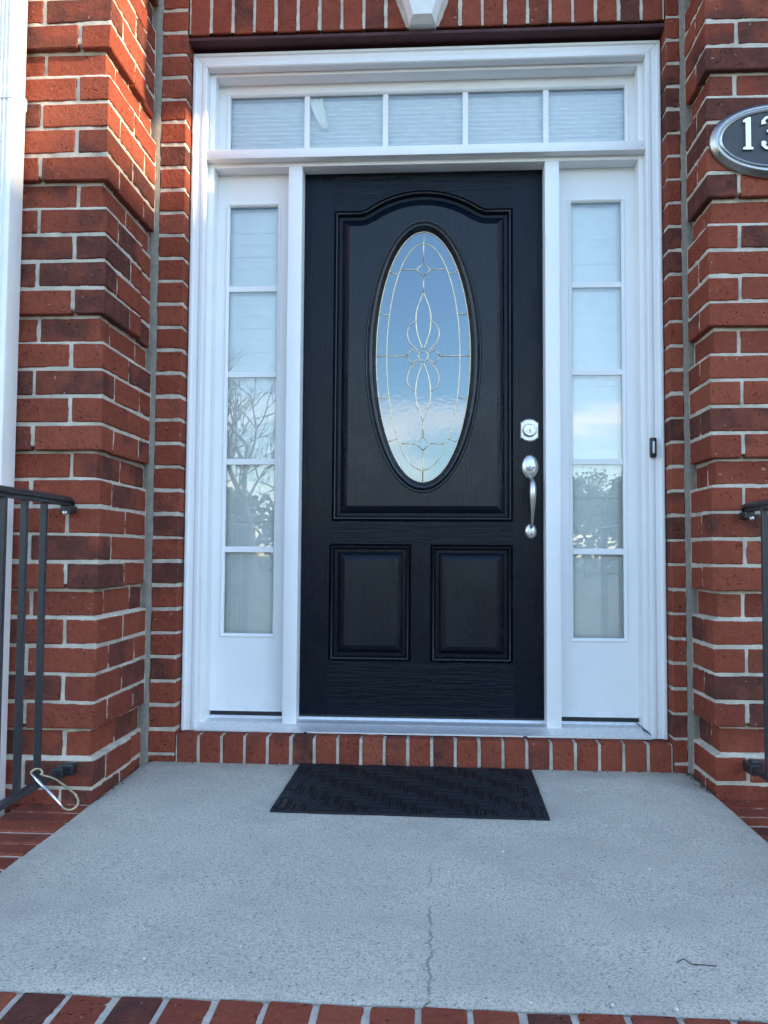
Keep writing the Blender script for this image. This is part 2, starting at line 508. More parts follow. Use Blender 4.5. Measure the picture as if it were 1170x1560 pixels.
def make_pier(name, label, side):
    """side -1 left of the door, +1 right; the return runs back to the set-back wall at y = 0"""
    xc = XL if side < 0 else XR
    yf = YL if side < 0 else YR
    span = 0.66 if side < 0 else 0.86                 # front width
    root = empty(name, (xc + side * span / 2, (yf + 0.0) / 2, -0.1), label, 'pier', None)
    depth = -yf
    short_len = 0.307
    for c in range(K0, K1):
        z1, z0 = zk(c) - J / 2, zk(c + 1) + J / 2
        off = REC if is_rec(c) else 0.0
        stretcher_front = (c % 2 == 1) if side < 0 else (c % 2 == 0)
        X = xc + side * off                            # corner of this course
        Y = yf + off
        fl = BL if stretcher_front else BW             # corner brick along the front
        rl = BW if stretcher_front else BL             # corner brick along the return
        fl_ = fl - off; rl_ = rl - off
        def bx(xa, xb, ya, yb):
            brick(root, min(xa, xb), max(xa, xb), ya, yb, z0, z1)
        bx(X, X + side * fl_, Y, Y + min(rl_, depth - off - 0.012))
        # rest of the front
        x = xc + side * (fl + J)
        while abs(x - xc) < span:
            e = min(abs(x - xc) + BL, span + 0.05)
            bx(x, xc + side * e, Y, Y + BW)
            x = xc + side * (e + J)
        # rest of the return
        y = yf + rl + J
        yend = -0.012
        sh = side < 0 and is_short(c) and not is_rec(c)
        while y < yend - 0.03:
            e = min(y + BL, yend)
            o2 = off
            if sh:
                if y < yf + short_len - 0.03: e = min(e, yf + short_len)
                else: o2 = RSH
            if e - y > 0.02:
                bx(xc + side * o2, xc + side * (o2 + BW), y, e)
            y = e + J
    # mortar sheet behind the brick faces
    MD = 0.0034
    def offs(s_front, y, z):
        for c in range(K0, K1 + 1):
            if is_rec(c) and zk(c + 1) + 0.002 <= z <= zk(c) + 0.016: return REC
        for c in range(K0, K1 + 1):
            if zk(c + 1) + 0.002 <= z <= zk(c) + 0.002:
                if side < 0 and not s_front and is_short(c) and y > yf + short_len + 0.002: return RSH
                return 0.0
        return 0.0
    us = []
    n1 = int(span / 0.009)
    for i in range(n1 + 1): us.append(('f', span * (1 - i / n1)))
    n2 = max(8, int(depth / 0.009))
    for i in range(1, n2 + 1): us.append(('r', depth * i / n2))
    zs = []
    zz = zk(K1)
    ztop = zk(K0)
    while zz < ztop: zs.append(zz); zz += 0.0075
    for c in range(K0, K1 + 1):
        if is_rec(c):
            zs += [zk(c + 1) + 0.0015, zk(c + 1) + 0.0025, zk(c) + 0.0155, zk(c) + 0.0165]
    zs.sort()
    rows = []
    for z in zs:
        row = []
        for kind, d in us:
            if kind == 'f':
                x = xc + side * d
                of = offs(True, 0, z) + MD
                nn = mortar_depth((x, yf, z))
                of += nn
                px = xc + side * max(d, of)
                row.append((px, yf + of, z))
            else:
                y = yf + d
                of = offs(False, y, z) + MD
                of += mortar_depth((xc, y, z))
                row.append((xc + side * of, max(y, yf + offs(True, 0, z) + MD), z))
        rows.append(row)
    m = MB(); m.grid(rows)
    o = m.build('mortar', MORTAR, root, smooth=True)
    # solid core so that no light passes
    m = MB()
    xa, xb = sorted((xc + side * 0.045, xc + side * (span + 0.04)))
    m.box(xa, xb, yf + 0.045, 0.3, -0.6, zk(K0))
    m.build('core', MORTAR, root)
    return root

make_pier('brick_pier', 'deep red brick pier with banded quoin courses behind the white downspout', -1)
make_pier('brick_pier', 'shallow red brick pier with banded quoin courses carrying the oval number plaque', 1)

# set-back brick jambs beside the white frame
FXL, FXR = -0.8235, 0.8265
def make_jamb(label, side):
    xc = XL if side < 0 else XR
    xin = FXL - 0.004 if side < 0 else FXR + 0.003      # edge next to the frame
    gap = 0.0130
    xo = xc - side * gap
    root = empty('brick_jamb', ((xo + xin) / 2, 0.0, 0.0), label, 'brick jamb')
    for c in range(K0, 33):
        z1, z0 = zk(c) - J / 2, zk(c + 1) + J / 2
        a, b = sorted((xo, xin))
        brick(root, a, b, 0.0, 0.115, z0, z1)
    m = MB()
    us = []
    for i in range(13): us.append((xo + (xin - xo) * i / 12, 0.0, 'f'))
    for i in range(1, 12): us.append((xin, 0.11 * i / 11, 'r'))
    zs = [zk(33) + 0.0075 * i for i in range(int((zk(K0) - zk(33)) / 0.0075))]
    rows = []
    for z in zs:
        row = []
        for x, y, kd in us:
            d = 0.0034 + mortar_depth((x, y + 3, z))
            if kd == 'f': row.append((max(x, xin + d) if side > 0 else min(x, xin - d), d, z))
            else: row.append((xin + side * d, max(y, 0.0034), z))
        rows.append(row)
    m.grid(rows)
    m.build('mortar', MORTAR, root, smooth=True)
    # grey sealant in the movement joint
    m = MB()
    rows = []
    for i in range(330):
        z = 0.0 + i * (zk(K0)) / 329
        w = 0.0042 * noise.noise((z * 16, side, 0)) + 0.002 * noise.noise((z * 60, side, 4)); d = 0.0020 * noise.noise((z * 22, side, 5))
        row = []
        for k in range(7):
            t = k / 6
            x = xc + side * 0.026 - side * t * (gap + 0.026 + w)
            y = 0.001 + d - 0.004 * math.sin(math.pi * t) + 0.0012 * noise.noise((z * 60, t * 3, 1))
            row.append((x, y, z))
        rows.append(row)
    m.grid(rows)
    m.build('sealant', SEALANT, root, smooth=True)
    m = MB(); a, b = sorted((xc + side * 0.03, xin + side * 0.01)); m.box(a, b, 0.03, 0.3, -0.1, zk(K0)); m.build('core', MORTAR, root)
make_jamb('narrow brick jamb in the corner left of the white door frame', -1)
make_jamb('narrow brick jamb in the corner right of the white door frame', 1)

# soldier arch with its keystone
arch = empty('brick_arch', (0, 0.05, 2.555), 'flat arch of upright bricks above the door frame', 'arch')
ZA0, ZA1 = 2.556, 2.86
pit = 0.0773
for s in (-1, 1):
    edge = FXL if s < 0 else FXR
    for i in range(9):
        a = edge - s * (i * pit + J / 2); b = edge - s * ((i + 1) * pit - J / 2)
        a, b = sorted((a, b))
        z0 = ZA0 + random.uniform(-0.002, 0.002)
        brick(arch, a, b, 0.0, BW, z0, z0 + BL)
        brick(arch, a, b, 0.0, BW, z0 + BL + J, z0 + 2 * BL)
    # cut brick beside the keystone
    x_out = edge - s * (9 * pit + J / 2)
    m = MB()
    lo, hi = 0.055, 0.134
    pts = [(x_out, ZA0), (s * lo, ZA0), (s * hi, ZA0 + BL), (x_out, ZA0 + BL)]
    if abs(pts[2][0]) > abs(x_out): pts[2] = (x_out - s * 0.004, ZA0 + (abs(x_out) - lo) / (hi - lo) * BL)
    f = [m.bm.verts.new((x, 0.001, z)) for x, z in pts]; bk = [m.bm.verts.new((x, BW, z)) for x, z in pts]
    m.cap(f); m.cap(bk[::-1])
    for i in range(4): m.cap([f[i], f[(i + 1) % 4], bk[(i + 1) % 4], bk[i]])
    bmesh.ops.recalc_face_normals(m.bm, faces=m.bm.faces[:])
    bmesh.ops.bevel(m.bm, geom=m.bm.edges[:], offset=0.003, segments=1, affect='EDGES')
    m.build('brick', BRICK, arch)
m = MB()
rows = []
for i in range(62):
    z = ZA0 + 0.004 + i * 0.007
    rows.append([(FXL + (FXR - FXL) * j / 200, 0.0036 + mortar_depth((FXL + (FXR - FXL) * j / 200, 7, z)), z) for j in range(201)])
m.grid(rows)
m.build('mortar', MORTAR, arch, smooth=True)
m = MB(); m.box(FXL, FXR, 0.03, 0.30, ZA0 + 0.012, ZA1 + 0.25); m.build('core', MORTAR, arch)
# keystone: tapering, chamfered, standing proud
m = MB()
def key_ring(y, g, zb):
    return [(-0.044 + g, y, zb), (0.046 - g, y, zb), (0.128 - g, y, ZA0 + 0.28), (-0.126 + g, y, ZA0 + 0.28)]
rows = [key_ring(0.02, 0.0, ZA0 - 0.002), key_ring(-0.022, 0.0, ZA0 - 0.002), key_ring(-0.052, 0.014, ZA0 + 0.014)]
vv = m.grid(rows, close_u=True); m.cap(vv[-1])
KEYM = mat_plain('cast_stone', (0.66, 0.65, 0.62), 0.8, 0.08, 40, 0.25, 0.3)
o = m.build('keystone', KEYM, arch)
o['label'] = 'pale cast stone keystone standing proud of the bricks'

lin = MB().box(FXL - 0.02, FXR + 0.02, 0.006, 0.108, 2.536, 2.548, 0.001)
tag(lin.build('steel_lintel', LINTEL), 'dark maroon steel lintel between the arch and the white frame', 'lintel')

# brick-on-edge sill under the door
sill = empty('brick_sill', (0, 0.05, 0.02), 'row of upright bricks forming the step under the door', 'sill')
NS = 21
ps = (FXR - FXL) / NS
for i in range(NS):
    a = FXL + i * ps + J / 2; b = a + ps - J
    brick(sill, a, b, -0.003, 0.16, 0.004, 0.1125 + random.uniform(-0.0015, 0.0015))
m = MB()
rows = []
prof = [(-0.002, 0.0, 0)] + [(0.0022, 0.0 + 0.102 * t / 14, 1) for t in range(15)] + [(0.006 + 0.008 * t, 0.1078, 2) for t in range(9)]
nxs = 220
for j in range(nxs + 1):
    x = FXL + (FXR - FXL) * j / nxs
    row = []
    for (y, z, kd) in prof:
        d = mortar_depth((x, y + z * 3, 11))
        row.append((x, y + (d if kd < 2 else 0), z + (-d - 0.0005 if kd == 2 else 0)))
    rows.append(row)
m.grid(rows)
m.build('mortar', MORTAR, sill, smooth=True)

# flush brick-on-edge borders round the slab
def border(label, x0, x1, y0, y1, zt, along):
    root = empty('brick_border', ((x0 + x1) / 2, (y0 + y1) / 2, -0.1), label, 'brick edging')
    L = (x1 - x0) if along == 'x' else (y1 - y0)
    n = round(L / C); p = L / n
    for i in range(n):
        z = zt + random.uniform(-0.0015, 0.0015)
        if along == 'x':
            a = x0 + i * p + J / 2
            brick(root, a, a + p - J, y0, y1, z - BW, z)
        else:
            a = y0 + i * p + J / 2
            brick(root, x0, x1, a, a + p - J, z - BW, z)
    m = MB()
    nx_, ny_ = max(10, int((x1 - x0) / 0.01)), max(10, int((y1 - y0) / 0.01))
    m.grid([[(x0 + (x1 - x0) * i / nx_, y0 + (y1 - y0) * j / ny_, zt - 0.0034 + 0.5 * mortar_depth((x0 + (x1 - x0) * i / nx_, y0 + (y1 - y0) * j / ny_, 21))) for i in range(nx_ + 1)] for j in range(ny_ + 1)])
    m.box(x0 + 0.004, x1 - 0.004, y0 + 0.004, y1 - 0.004, zt - 0.11, zt - 0.012)
    m.build('mortar', MORTAR, root, smooth=False)
border('flush brick edging along the slab below the railing with the carabiner', -1.132, -0.929, -1.404, YL - 0.004, 0.004, 'y')
border('flush brick edging along the slab below the number plaque pier', 0.891, 1.094, -1.404, YR - 0.004, 0.000, 'y')
border('flush brick edging along the front of the porch slab', -1.132, 1.094, -1.611, -1.409, -0.004, 'x')

# upper house wall above the entry (mostly out of the picture) and the dark hall behind the door
m = MB()
m.box(-6.0, XL, YL, 0.4, zk(K0) + 0.004, 5.6)
m.box(XL + 0.004, XR - 0.004, 0.0, 0.4, zk(K0) + 0.004, 5.6)
m.box(XR, 3.7, YR, 0.4, zk(K0) + 0.004, 5.6)
m.box(-6.0, -1.63, YL, 0.4, -0.6, zk(K0))
m.box(1.80, 3.7, YR, 0.4, -0.6, zk(K0))
def mat_brickwall():
    t = NT('far_brickwork')
    tc = t.n('ShaderNodeTexCoord')
    sp = t.n('ShaderNodeSeparateXYZ'); t.l(tc.outputs['Object'], sp.inputs[0])
    cb = t.n('ShaderNodeCombineXYZ'); t.l(t.math('ADD', sp.outputs['X'], sp.outputs['Y']), cb.inputs[0]); t.l(sp.outputs['Z'], cb.inputs[1])
    b = t.n('ShaderNodeTexBrick'); t.l(cb.outputs[0], b.inputs['Vector'])
    b.inputs['Scale'].default_value = 1.0; b.inputs['Brick Width'].default_value = 0.2135; b.inputs['Row Height'].default_value = 0.0813; b.inputs['Mortar Size'].default_value = 0.005
    b.inputs['Color1'].default_value = (0.30, 0.065, 0.035, 1); b.inputs['Color2'].default_value = (0.17, 0.05, 0.035, 1); b.inputs['Mortar'].default_value = (0.40, 0.36, 0.30, 1)
    return t.out(b.outputs['Color'], 0.9, spec=0.2)
FARBRICK = mat_brickwall()
tag(m.build('house_wall', FARBRICK), 'red brick house wall above and beyond the entry', 'wall')

m = MB()
for (a, b, c_, d, e, f) in ((-1.0, 1.0, 0.42, 3.4, 0.05, 0.10), (-1.0, 1.0, 0.42, 3.4, 2.60, 2.65), (-1.05, -1.0, 0.30, 3.4, 0.05, 2.65), (1.0, 1.05, 0.30, 3.4, 0.05, 2.65), (-1.0, 1.0, 3.4, 3.45, 0.05, 2.65),
                             (-1.0, -0.80, 0.20, 0.42, 0.05, 2.62), (0.80, 1.0, 0.20, 0.42, 0.05, 2.62), (-1.0, 1.0, 0.20, 0.42, 2.50, 2.62), (-1.0, 1.0, 0.20, 0.42, -0.05, 0.10)):
    m.box(a, b, c_, d, e, f)
HALL = mat_plain('hall_paint', (0.30, 0.28, 0.25), 0.8, 0.1)
tag(m.build('hall_interior', HALL), kind='structure')

# ------------------------------------------------------------------ white door frame
YB, YJ, YP = 0.060, 0.100, 0.160
frame = empty('door_frame', (0, 0.1, 0.114), 'white door surround with glazed sidelights and a five pane transom', 'door frame')
ZT, ZB = 2.520, 0.114
JL, JR = -0.7525, 0.7595         # inner faces of the side jambs
# casing: moulded profile swept up, across and down
prof = [(0.0, 0.02), (0.0, -0.004), (0.004, -0.006), (0.010, -0.006), (0.012, -0.002), (0.014, 0.0), (0.030, 0.002), (0.036, -0.001), (0.046, -0.001), (0.050, 0.003), (0.050, 0.039)]
def sweep(m, prof_pts, path):
    """path: list of (corner x, corner z, inward dir x, inward dir z)"""
    rows = []
    for (x, z, ix, iz) in path:
        rows.append([(x + ix * u, YB + d, z + iz * u) for u, d in prof_pts])
    m.grid(rows)
for nm, path in (('casing', [(FXL, ZB, 1, 0), (FXL, ZT, 1, -1)]), ('casing', [(FXR, ZT, -1, -1), (FXR, ZB, -1, 0)]), ('casing', [(FXL + 0.0011, ZT + 0.0004, 1, -1), (FXR - 0.0011, ZT + 0.0004, -1, -1)])):
    m = MB(); sweep(m, prof, path)
    o = m.build(nm, WHITE_H if path[0][1] == path[1][1] else WHITE, frame)
    sol = None
# side jambs and head jamb behind the casing
m = MB().box(FXL + 0.002, JL, YJ, 0.24, 0.122, ZT - 0.004, 0.003, 2); auto_smooth(m.build('jamb', WHITE, frame))
m = MB().box(JR, FXR - 0.002, YJ, 0.24, 0.122, ZT - 0.004, 0.003, 2); auto_smooth(m.build('jamb', WHITE, frame))
m = MB().box(JL - 0.001, JR + 0.001, YJ + 0.0005, 0.24, 2.458, ZT - 0.006, 0.003, 2); auto_smooth(m.build('head_jamb', WHITE_H, frame))
# transom bar with its drip bead
m = MB().box(FXL + 0.048, FXR - 0.048, YB + 0.003, 0.2, 2.1345, 2.168, 0.002, 2); m.box(JL - 0.002, JR + 0.002, YJ + 0.001, 0.235, 2.1185, 2.136, 0.002, 2)
auto_smooth(m.build('transom_bar', WHITE_H, frame))
# mullions between door and sidelights
ML = (-0.4805, -0.4305); MR = (0.4335, 0.4840)
for a, b in (ML, MR):
    m = MB().box(a, b, YJ, 0.24, 0.128, 2.1185, 0.002, 2)
    auto_smooth(m.build('mullion', WHITE, frame))

for (nx_, nz_, ny_) in ((0.764, 2.150, YB + 0.0022), (0.788, 2.160, YB + 0.0012), (-0.790, 2.158, YB + 0.0012), (-0.789, 0.62, YB + 0.0012), (-0.789, 1.30, YB + 0.0012), (0.791, 0.55, YB + 0.0012)):
    m = MB(); m.tube([(nx_, ny_ - 0.0006, nz_), (nx_, ny_ + 0.004, nz_)], 0.0017, 8)
    m.build('nail_head', BLACKGAP, frame)
m = MB()
m.tube([(0.742, 0.150, 0.1520), (0.749, 0.128, 0.1460), (0.7555, 0.112, 0.1430), (0.7590, 0.096, 0.1365), (0.7700, 0.080, 0.1300), (0.7770, 0.066, 0.1240)], [0.0012, 0.0022, 0.0014, 0.0030, 0.0020, 0.0008], 6)
m.build('caulk_gap', BLACKGAP, frame)

def glazed(name, x0, x1, z0, z1, gx0, gx1, gz0, gz1, muntins, vertical, panel_mat, label):
    """flat sash with a moulded stop round the glass, panes and muntins"""
    mb_ = MB()
    mb_.poly([(x0, z0), (x1, z0), (x1, z1), (x0, z1)], [[(gx0 - 0.006, gz0 - 0.006), (gx1 + 0.006, gz0 - 0.006), (gx1 + 0.006, gz1 + 0.006), (gx0 - 0.006, gz1 + 0.006)]], YP)
    mb_.grid([[(x0, YP, z0), (x1, YP, z0)], [(x0, 0.20, z0), (x1, 0.20, z0)]])
    sash = mb_.build(name, panel_mat, frame, recalc=False)
    for p in sash.data.polygons:
        pass
    bm = bmesh.new(); bm.from_mesh(sash.data)
    for f in bm.faces:
        if abs(f.normal.y) > 0.5 and f.normal.y > 0: f.normal_flip()
    bm.to_mesh(sash.data); bm.free()
    if label: sash['label'] = label
    w = 0.013
    st = MB()
    ring = [(gx0 - w, gz0 - w, 1, 1), (gx1 + w, gz0 - w, -1, 1), (gx1 + w, gz1 + w, -1, -1), (gx0 - w, gz1 + w, 1, -1)]
    pr = [(0, 0.001), (0.0012, -0.0035), (0.0045, -0.005), (0.0085, -0.0035), (w, 0.003), (w, 0.016)]
    st.grid([[(x + ix * u, YP + d, z + iz * u) for u, d in pr] for (x, z, ix, iz) in ring], close_v=True)
    st.build('glazing_stop', WHITE, sash)
    yg = YP + 0.010
    hw = 0.0105 if not vertical else 0.0102
    cuts = [gx0] + muntins + [gx1] if vertical else [gz0] + muntins + [gz1]
    for a, b in zip(cuts[:-1], cuts[1:]):
        ga, gb = (a, b), (gz0, gz1)
        if not vertical: ga, gb = (gx0, gx1), (a, b)
        mm = MB(); mm.box(ga[0], ga[1], yg, yg + 0.004, gb[0], gb[1])
        mm.build('pane', GLASS, sash)
    for c_ in muntins:
        mm = MB()
        if vertical: mm.box(c_ - hw, c_ + hw, yg - 0.004, yg + 0.007, gz0 - 0.003, gz1 + 0.003, 0.0015)
        else: mm.box(gx0 - 0.003, gx1 + 0.003, yg - 0.004, yg + 0.007, c_ - hw, c_ + hw, 0.0015)
        mm.build('muntin', WHITE, sash)
    return sash

SM = [0.739, 1.057, 1.377, 1.694]
glazed('sidelight', JL - 0.001, ML[0] + 0.001, 0.163, 2.120, -0.7075, -0.5305, 0.438, 2.000, SM, False, WHITE, 'left sidelight with bare branches mirrored in its lower panes')
glazed('sidelight', MR[1] - 0.001, JR + 0.001, 0.163, 2.120, 0.5365, 0.7115, 0.436, 1.993, SM, False, WHITE, 'right sidelight mirroring pale sky above a tree line')
glazed('transom', JL - 0.001, JR + 0.001, 2.137, 2.4585, -0.711, 0.728, 2.185, 2.416, [-0.4265, -0.1365, 0.156, 0.4475], True, WHITE_H, None)

# threshold: sloped aluminium sill, nosing, weather sweeps
m = MB()
prof_t = [(0.050, 0.1135), (0.050, 0.1185), (0.053, 0.1195), (0.056, 0.1185), (0.059, 0.1190), (0.098, 0.133), (0.103, 0.1365), (0.150, 0.1400), (0.156, 0.148), (0.24, 0.149)]
m.grid([[(x, y, z) for y, z in prof_t] for x in (FXL + 0.049, FXR - 0.049)])
o = auto_smooth(m.build('threshold', ALU, frame), 20)
for x in (-0.39, 0.355):
    MB().box(x - 0.006, x + 0.006, 0.0485, 0.0525, 0.1125, 0.1175).build('weep_slot', BLACKGAP, o)
for a, b in ((JL + 0.004, ML[0] - 0.001), (MR[1] + 0.001, JR - 0.004)):
    MB().box(a, b, YP + 0.004, 0.2, 0.1402, 0.1635).build('sweep', BLACKGAP, frame)

# ------------------------------------------------------------------ blinds behind the glass
def blind(x0, x1, label):
    root = empty('window_blind', ((x0 + x1) / 2, 0.192, 2.01), label, 'blind')
    m_ = MB()
    rows_ = []
    for i in range(5):
        t = i / 4 - 0.5
        rows_.append([(x0 - (x0 + x1) / 2, 0.0004 * (t * 2) ** 2 - t * 0.0012, -t * 0.0452), (x1 - (x0 + x1) / 2, 0.0004 * (t * 2) ** 2 - t * 0.0012, -t * 0.0452)])
    m_.grid(rows_)
    me = m_.mesh('slat', True)
    n = 36
    for i in range(n):
        o = link('slat', me, BLIND, root, ((x0 + x1) / 2, 0.194 + random.uniform(-0.0008, 0.0008), 0.415 + i * 0.0447))
        o.rotation_euler = (random.uniform(-0.012, 0.012), random.uniform(-0.002, 0.002), 0)
    for xx in (x0 + 0.035, x1 - 0.035):
        MB().tube([(xx, 0.186, 0.40), (xx, 0.186, 2.02)], 0.0009, 5).build('cord', BLIND, root)
blind(-0.735, -0.503, 'white slatted blind behind the left sidelight glass')
blind(0.509, 0.739, 'white slatted blind behind the right sidelight glass')
m = MB()
rows = []
zz = 2.150; k = 0
while zz < 2.44:
    dz = 0.0015 * noise.noise((zz * 40, 0, 0))
    rows.append([(JL + 0.01 + (JR - JL - 0.02) * j / 20, 0.190 + (0.008 if k % 2 else 0.0), zz + dz + 0.0012 * noise.noise((j * 0.7, zz * 30, 0))) for j in range(21)])
    zz += 0.0085; k += 1
m.grid(rows)
tag(m.build('pleated_shade', SHADEM), 'white pleated shade behind the transom panes', 'shade')
# cream strip hanging crooked behind the second transom pane
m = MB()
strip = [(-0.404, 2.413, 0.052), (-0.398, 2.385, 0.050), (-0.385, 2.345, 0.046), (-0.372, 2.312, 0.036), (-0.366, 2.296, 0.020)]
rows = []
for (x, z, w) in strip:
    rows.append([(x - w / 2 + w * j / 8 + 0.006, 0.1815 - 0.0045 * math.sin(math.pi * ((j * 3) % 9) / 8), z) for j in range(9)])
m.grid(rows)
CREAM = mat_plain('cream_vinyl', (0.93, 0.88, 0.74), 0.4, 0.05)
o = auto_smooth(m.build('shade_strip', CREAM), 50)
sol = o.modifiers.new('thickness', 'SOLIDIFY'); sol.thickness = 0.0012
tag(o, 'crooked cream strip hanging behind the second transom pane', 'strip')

# ------------------------------------------------------------------ the door
YD = 0.165
DX0, DX1, DZ0, DZ1 = -0.4385, 0.4395, 0.1525, 2.1265
door = empty('entry_door', (0, YD + 0.02, DZ0), 'black panelled front door with an oval leaded window', 'door')
PX0, PX1 = -0.3215, 0.3275
PZ0, PZ1 = 0.842, 1.9785
PC = 0.004
def arch_outline():
    """outline of the big panel, clockwise from lower left"""
    pts = [(PX0, PZ0), (PX0, PZ1)]
    hc = 0.216; rise = 0.073
    Rr = (hc * hc + rise * rise) / (2 * rise); zc = PZ1 + rise - Rr
    a0 = math.asin(hc / Rr)
    # short fillet where the flat meets the arch
    pts.append((PC - hc - 0.016, PZ1))
    pts.append((PC - hc - 0.006, PZ1 + 0.0015))
    n = 26
    for i in range(n + 1):
        a = -a0 + 2 * a0 * i / n
        x, z = PC + Rr * math.sin(a), zc + Rr * math.cos(a)
        if i == 0 or i == n: z += 0.0045
        pts.append((x, z))
    pts += [(PC + hc + 0.006, PZ1 + 0.0015), (PC + hc + 0.016, PZ1), (PX1, PZ1), (PX1, PZ0)]
    return pts
def offset_loop(pts, d):
    """inward offset of a clockwise loop (in x,z)"""
    n = len(pts); out = []
    for i in range(n):
        p0, p1, p2 = Vector(pts[i - 1]), Vector(pts[i]), Vector(pts[(i + 1) % n])
        d1, d2 = (p1 - p0).normalized(), (p2 - p1).normalized()
        n1, n2 = Vector((d1.y, -d1.x)), Vector((d2.y, -d2.x))
        b = (n1 + n2)
        b = b / max(0.3, b.dot(n1)) if b.length > 1e-6 else n1
        out.append((p1.x + b.x * d, p1.y + b.y * d))
    return out
PROFILE = [(0.0, 0.0), (0.0015, 0.005), (0.004, 0.0065), (0.0058, -0.001), (0.009, -0.0060), (0.0135, -0.0050), (0.0175, 0.003), (0.0190, 0.0115), (0.0220, 0.0145), (0.0265, 0.0145), (0.028, 0.0130), (0.055, 0.0010), (0.0565, 0.0), (0.058, 0.0)]
def rect_loop(x0, x1, z0, z1): return [(x0, z0), (x0, z1), (x1, z1), (x1, z0)]
def ell(cx_, cz_, a, b, n=72): return [(cx_ + a * math.sin(2 * math.pi * i / n), cz_ + b * math.cos(2 * math.pi * i / n)) for i in range(n)]
def panel(loop, hole, label=None):
    m_ = MB()
    rows_ = [[(x, YD + dy, z) for x, z in offset_loop(loop, d)] for d, dy in PROFILE]
    vv_ = m_.grid(rows_, close_u=True)
    inner = offset_loop(loop, PROFILE[-1][0])
    m_.poly(inner, [hole] if hole else [], YD + PROFILE[-1][1])
    bmesh.ops.remove_doubles(m_.bm, verts=m_.bm.verts[:], dist=0.0002)
    o_ = m_.build('raised_panel', DOOR_P, door)
    auto_smooth(o_, 28)
    if label: o_['label'] = label
    return o_
OCX, OCZ = 0.0055, 1.4415
big = panel(arch_outline(), ell(OCX, OCZ, 0.2085, 0.494), 'tall arched panel holding the oval window')
LP1 = (-0.3285, -0.0345, 0.3445, 0.7615); LP2 = (0.0335, 0.3255, 0.3435, 0.7605)
panel(rect_loop(*LP1), None); panel(rect_loop(*LP2), None)
# stiles and rails, butted edge to edge
def flat(name, outline, mat):
    m_ = MB(); m_.poly(outline, [], YD)
    bm = m_.bm
    for f in bm.faces:
        f.normal_update()
        if f.normal.y > 0: f.normal_flip()
    return m_.build(name, mat, door, recalc=False)
SX0, SX1 = -0.3285, 0.3275
flat('stile', [(DX0, DZ0), (SX0, DZ0), (SX0, DZ1), (DX0, DZ1)], DOOR_V)
flat('stile', [(SX1, DZ0), (DX1, DZ0), (DX1, DZ1), (SX1, DZ1)], DOOR_V)
ao = arch_outline()
top = [(SX0, DZ1), (SX1, DZ1), (SX1, PZ1)] + [p for p in ao[1:-1]][::-1] + [(SX0, PZ1)]
cl = []
for p in top:
    if not cl or (Vector(p) - Vector(cl[-1])).length > 1e-4: cl.append(p)
flat('top_rail', cl, DOOR_H)
flat('stile_strip', [(SX0, PZ0), (PX0, PZ0), (PX0, PZ1), (SX0, PZ1)], DOOR_V)
flat('lock_rail', [(SX0, 0.7615), (SX1, 0.7615), (SX1, PZ0), (SX0, PZ0)], DOOR_H)
flat('bottom_rail', [(SX0, DZ0), (SX1, DZ0), (SX1, 0.3435), (SX0, 0.3435)], DOOR_H)
m = MB()
flat('mid_stile', [(-0.0345, 0.3435), (0.0335, 0.3435), (0.0335, 0.7615), (-0.0345, 0.7615)], DOOR_V)
flat('stile_strip', [(0.3255, 0.3435), (SX1, 0.3435), (SX1, 0.7615), (0.3255, 0.7615)], DOOR_V)
flat('panel_edge', [(SX0, 0.3435), (-0.0345, 0.3435), (-0.0345, 0.3445), (SX0, 0.3445)], DOOR_H)
flat('panel_edge', [(0.0335, 0.7605), (0.3255, 0.7605), (0.3255, 0.7615), (0.0335, 0.7615)], DOOR_H)
MB().box(DX0, DX1, YD + 0.012, YD + 0.04, DZ0, 0.80).build('slab_core', DOOR_V, door)
MB().box(DX0, OCX - 0.19, YD + 0.012, YD + 0.04, 0.80, DZ1).build('slab_core', DOOR_V, door)
MB().box(OCX + 0.19, DX1, YD + 0.012, YD + 0.04, 0.80, DZ1).build('slab_core', DOOR_V, door)
MB().box(OCX - 0.19, OCX + 0.19, YD + 0.012, YD + 0.04, 1.95, DZ1).build('slab_core', DOOR_V, door)
MB().box(OCX - 0.19, OCX + 0.19, YD + 0.012, YD + 0.04, 0.80, 0.93).build('slab_core', DOOR_V, door)
MB().box(DX0 + 0.002, DX1 - 0.002, YD - 0.002, YD + 0.03, 0.1495, 0.1545).build('door_sweep', BLACKGAP, door)
# oval moulding
m = MB()
oprof = [(0.0375, 0.002), (0.0372, -0.0045), (0.0345, -0.0085), (0.0310, -0.0080), (0.0290, -0.0035), (0.0270, -0.0030), (0.0245, -0.0095), (0.0205, -0.0120), (0.0150, -0.0115), (0.0100, -0.0080), (0.0030, 0.0020), (-0.0005, 0.0040), (-0.0010, 0.0140), (-0.0010, 0.030)]
rows = [[(x, YD + d, z) for x, z in ell(OCX, OCZ, 0.1725 + e, 0.4600 + e, 96)] for e, d in oprof]
m.grid(rows, close_u=True)
DOOR_M = mat_door('black_door_moulding', 'z', 0.45)
ring = auto_smooth(m.build('oval_moulding', DOOR_M, door), 40)
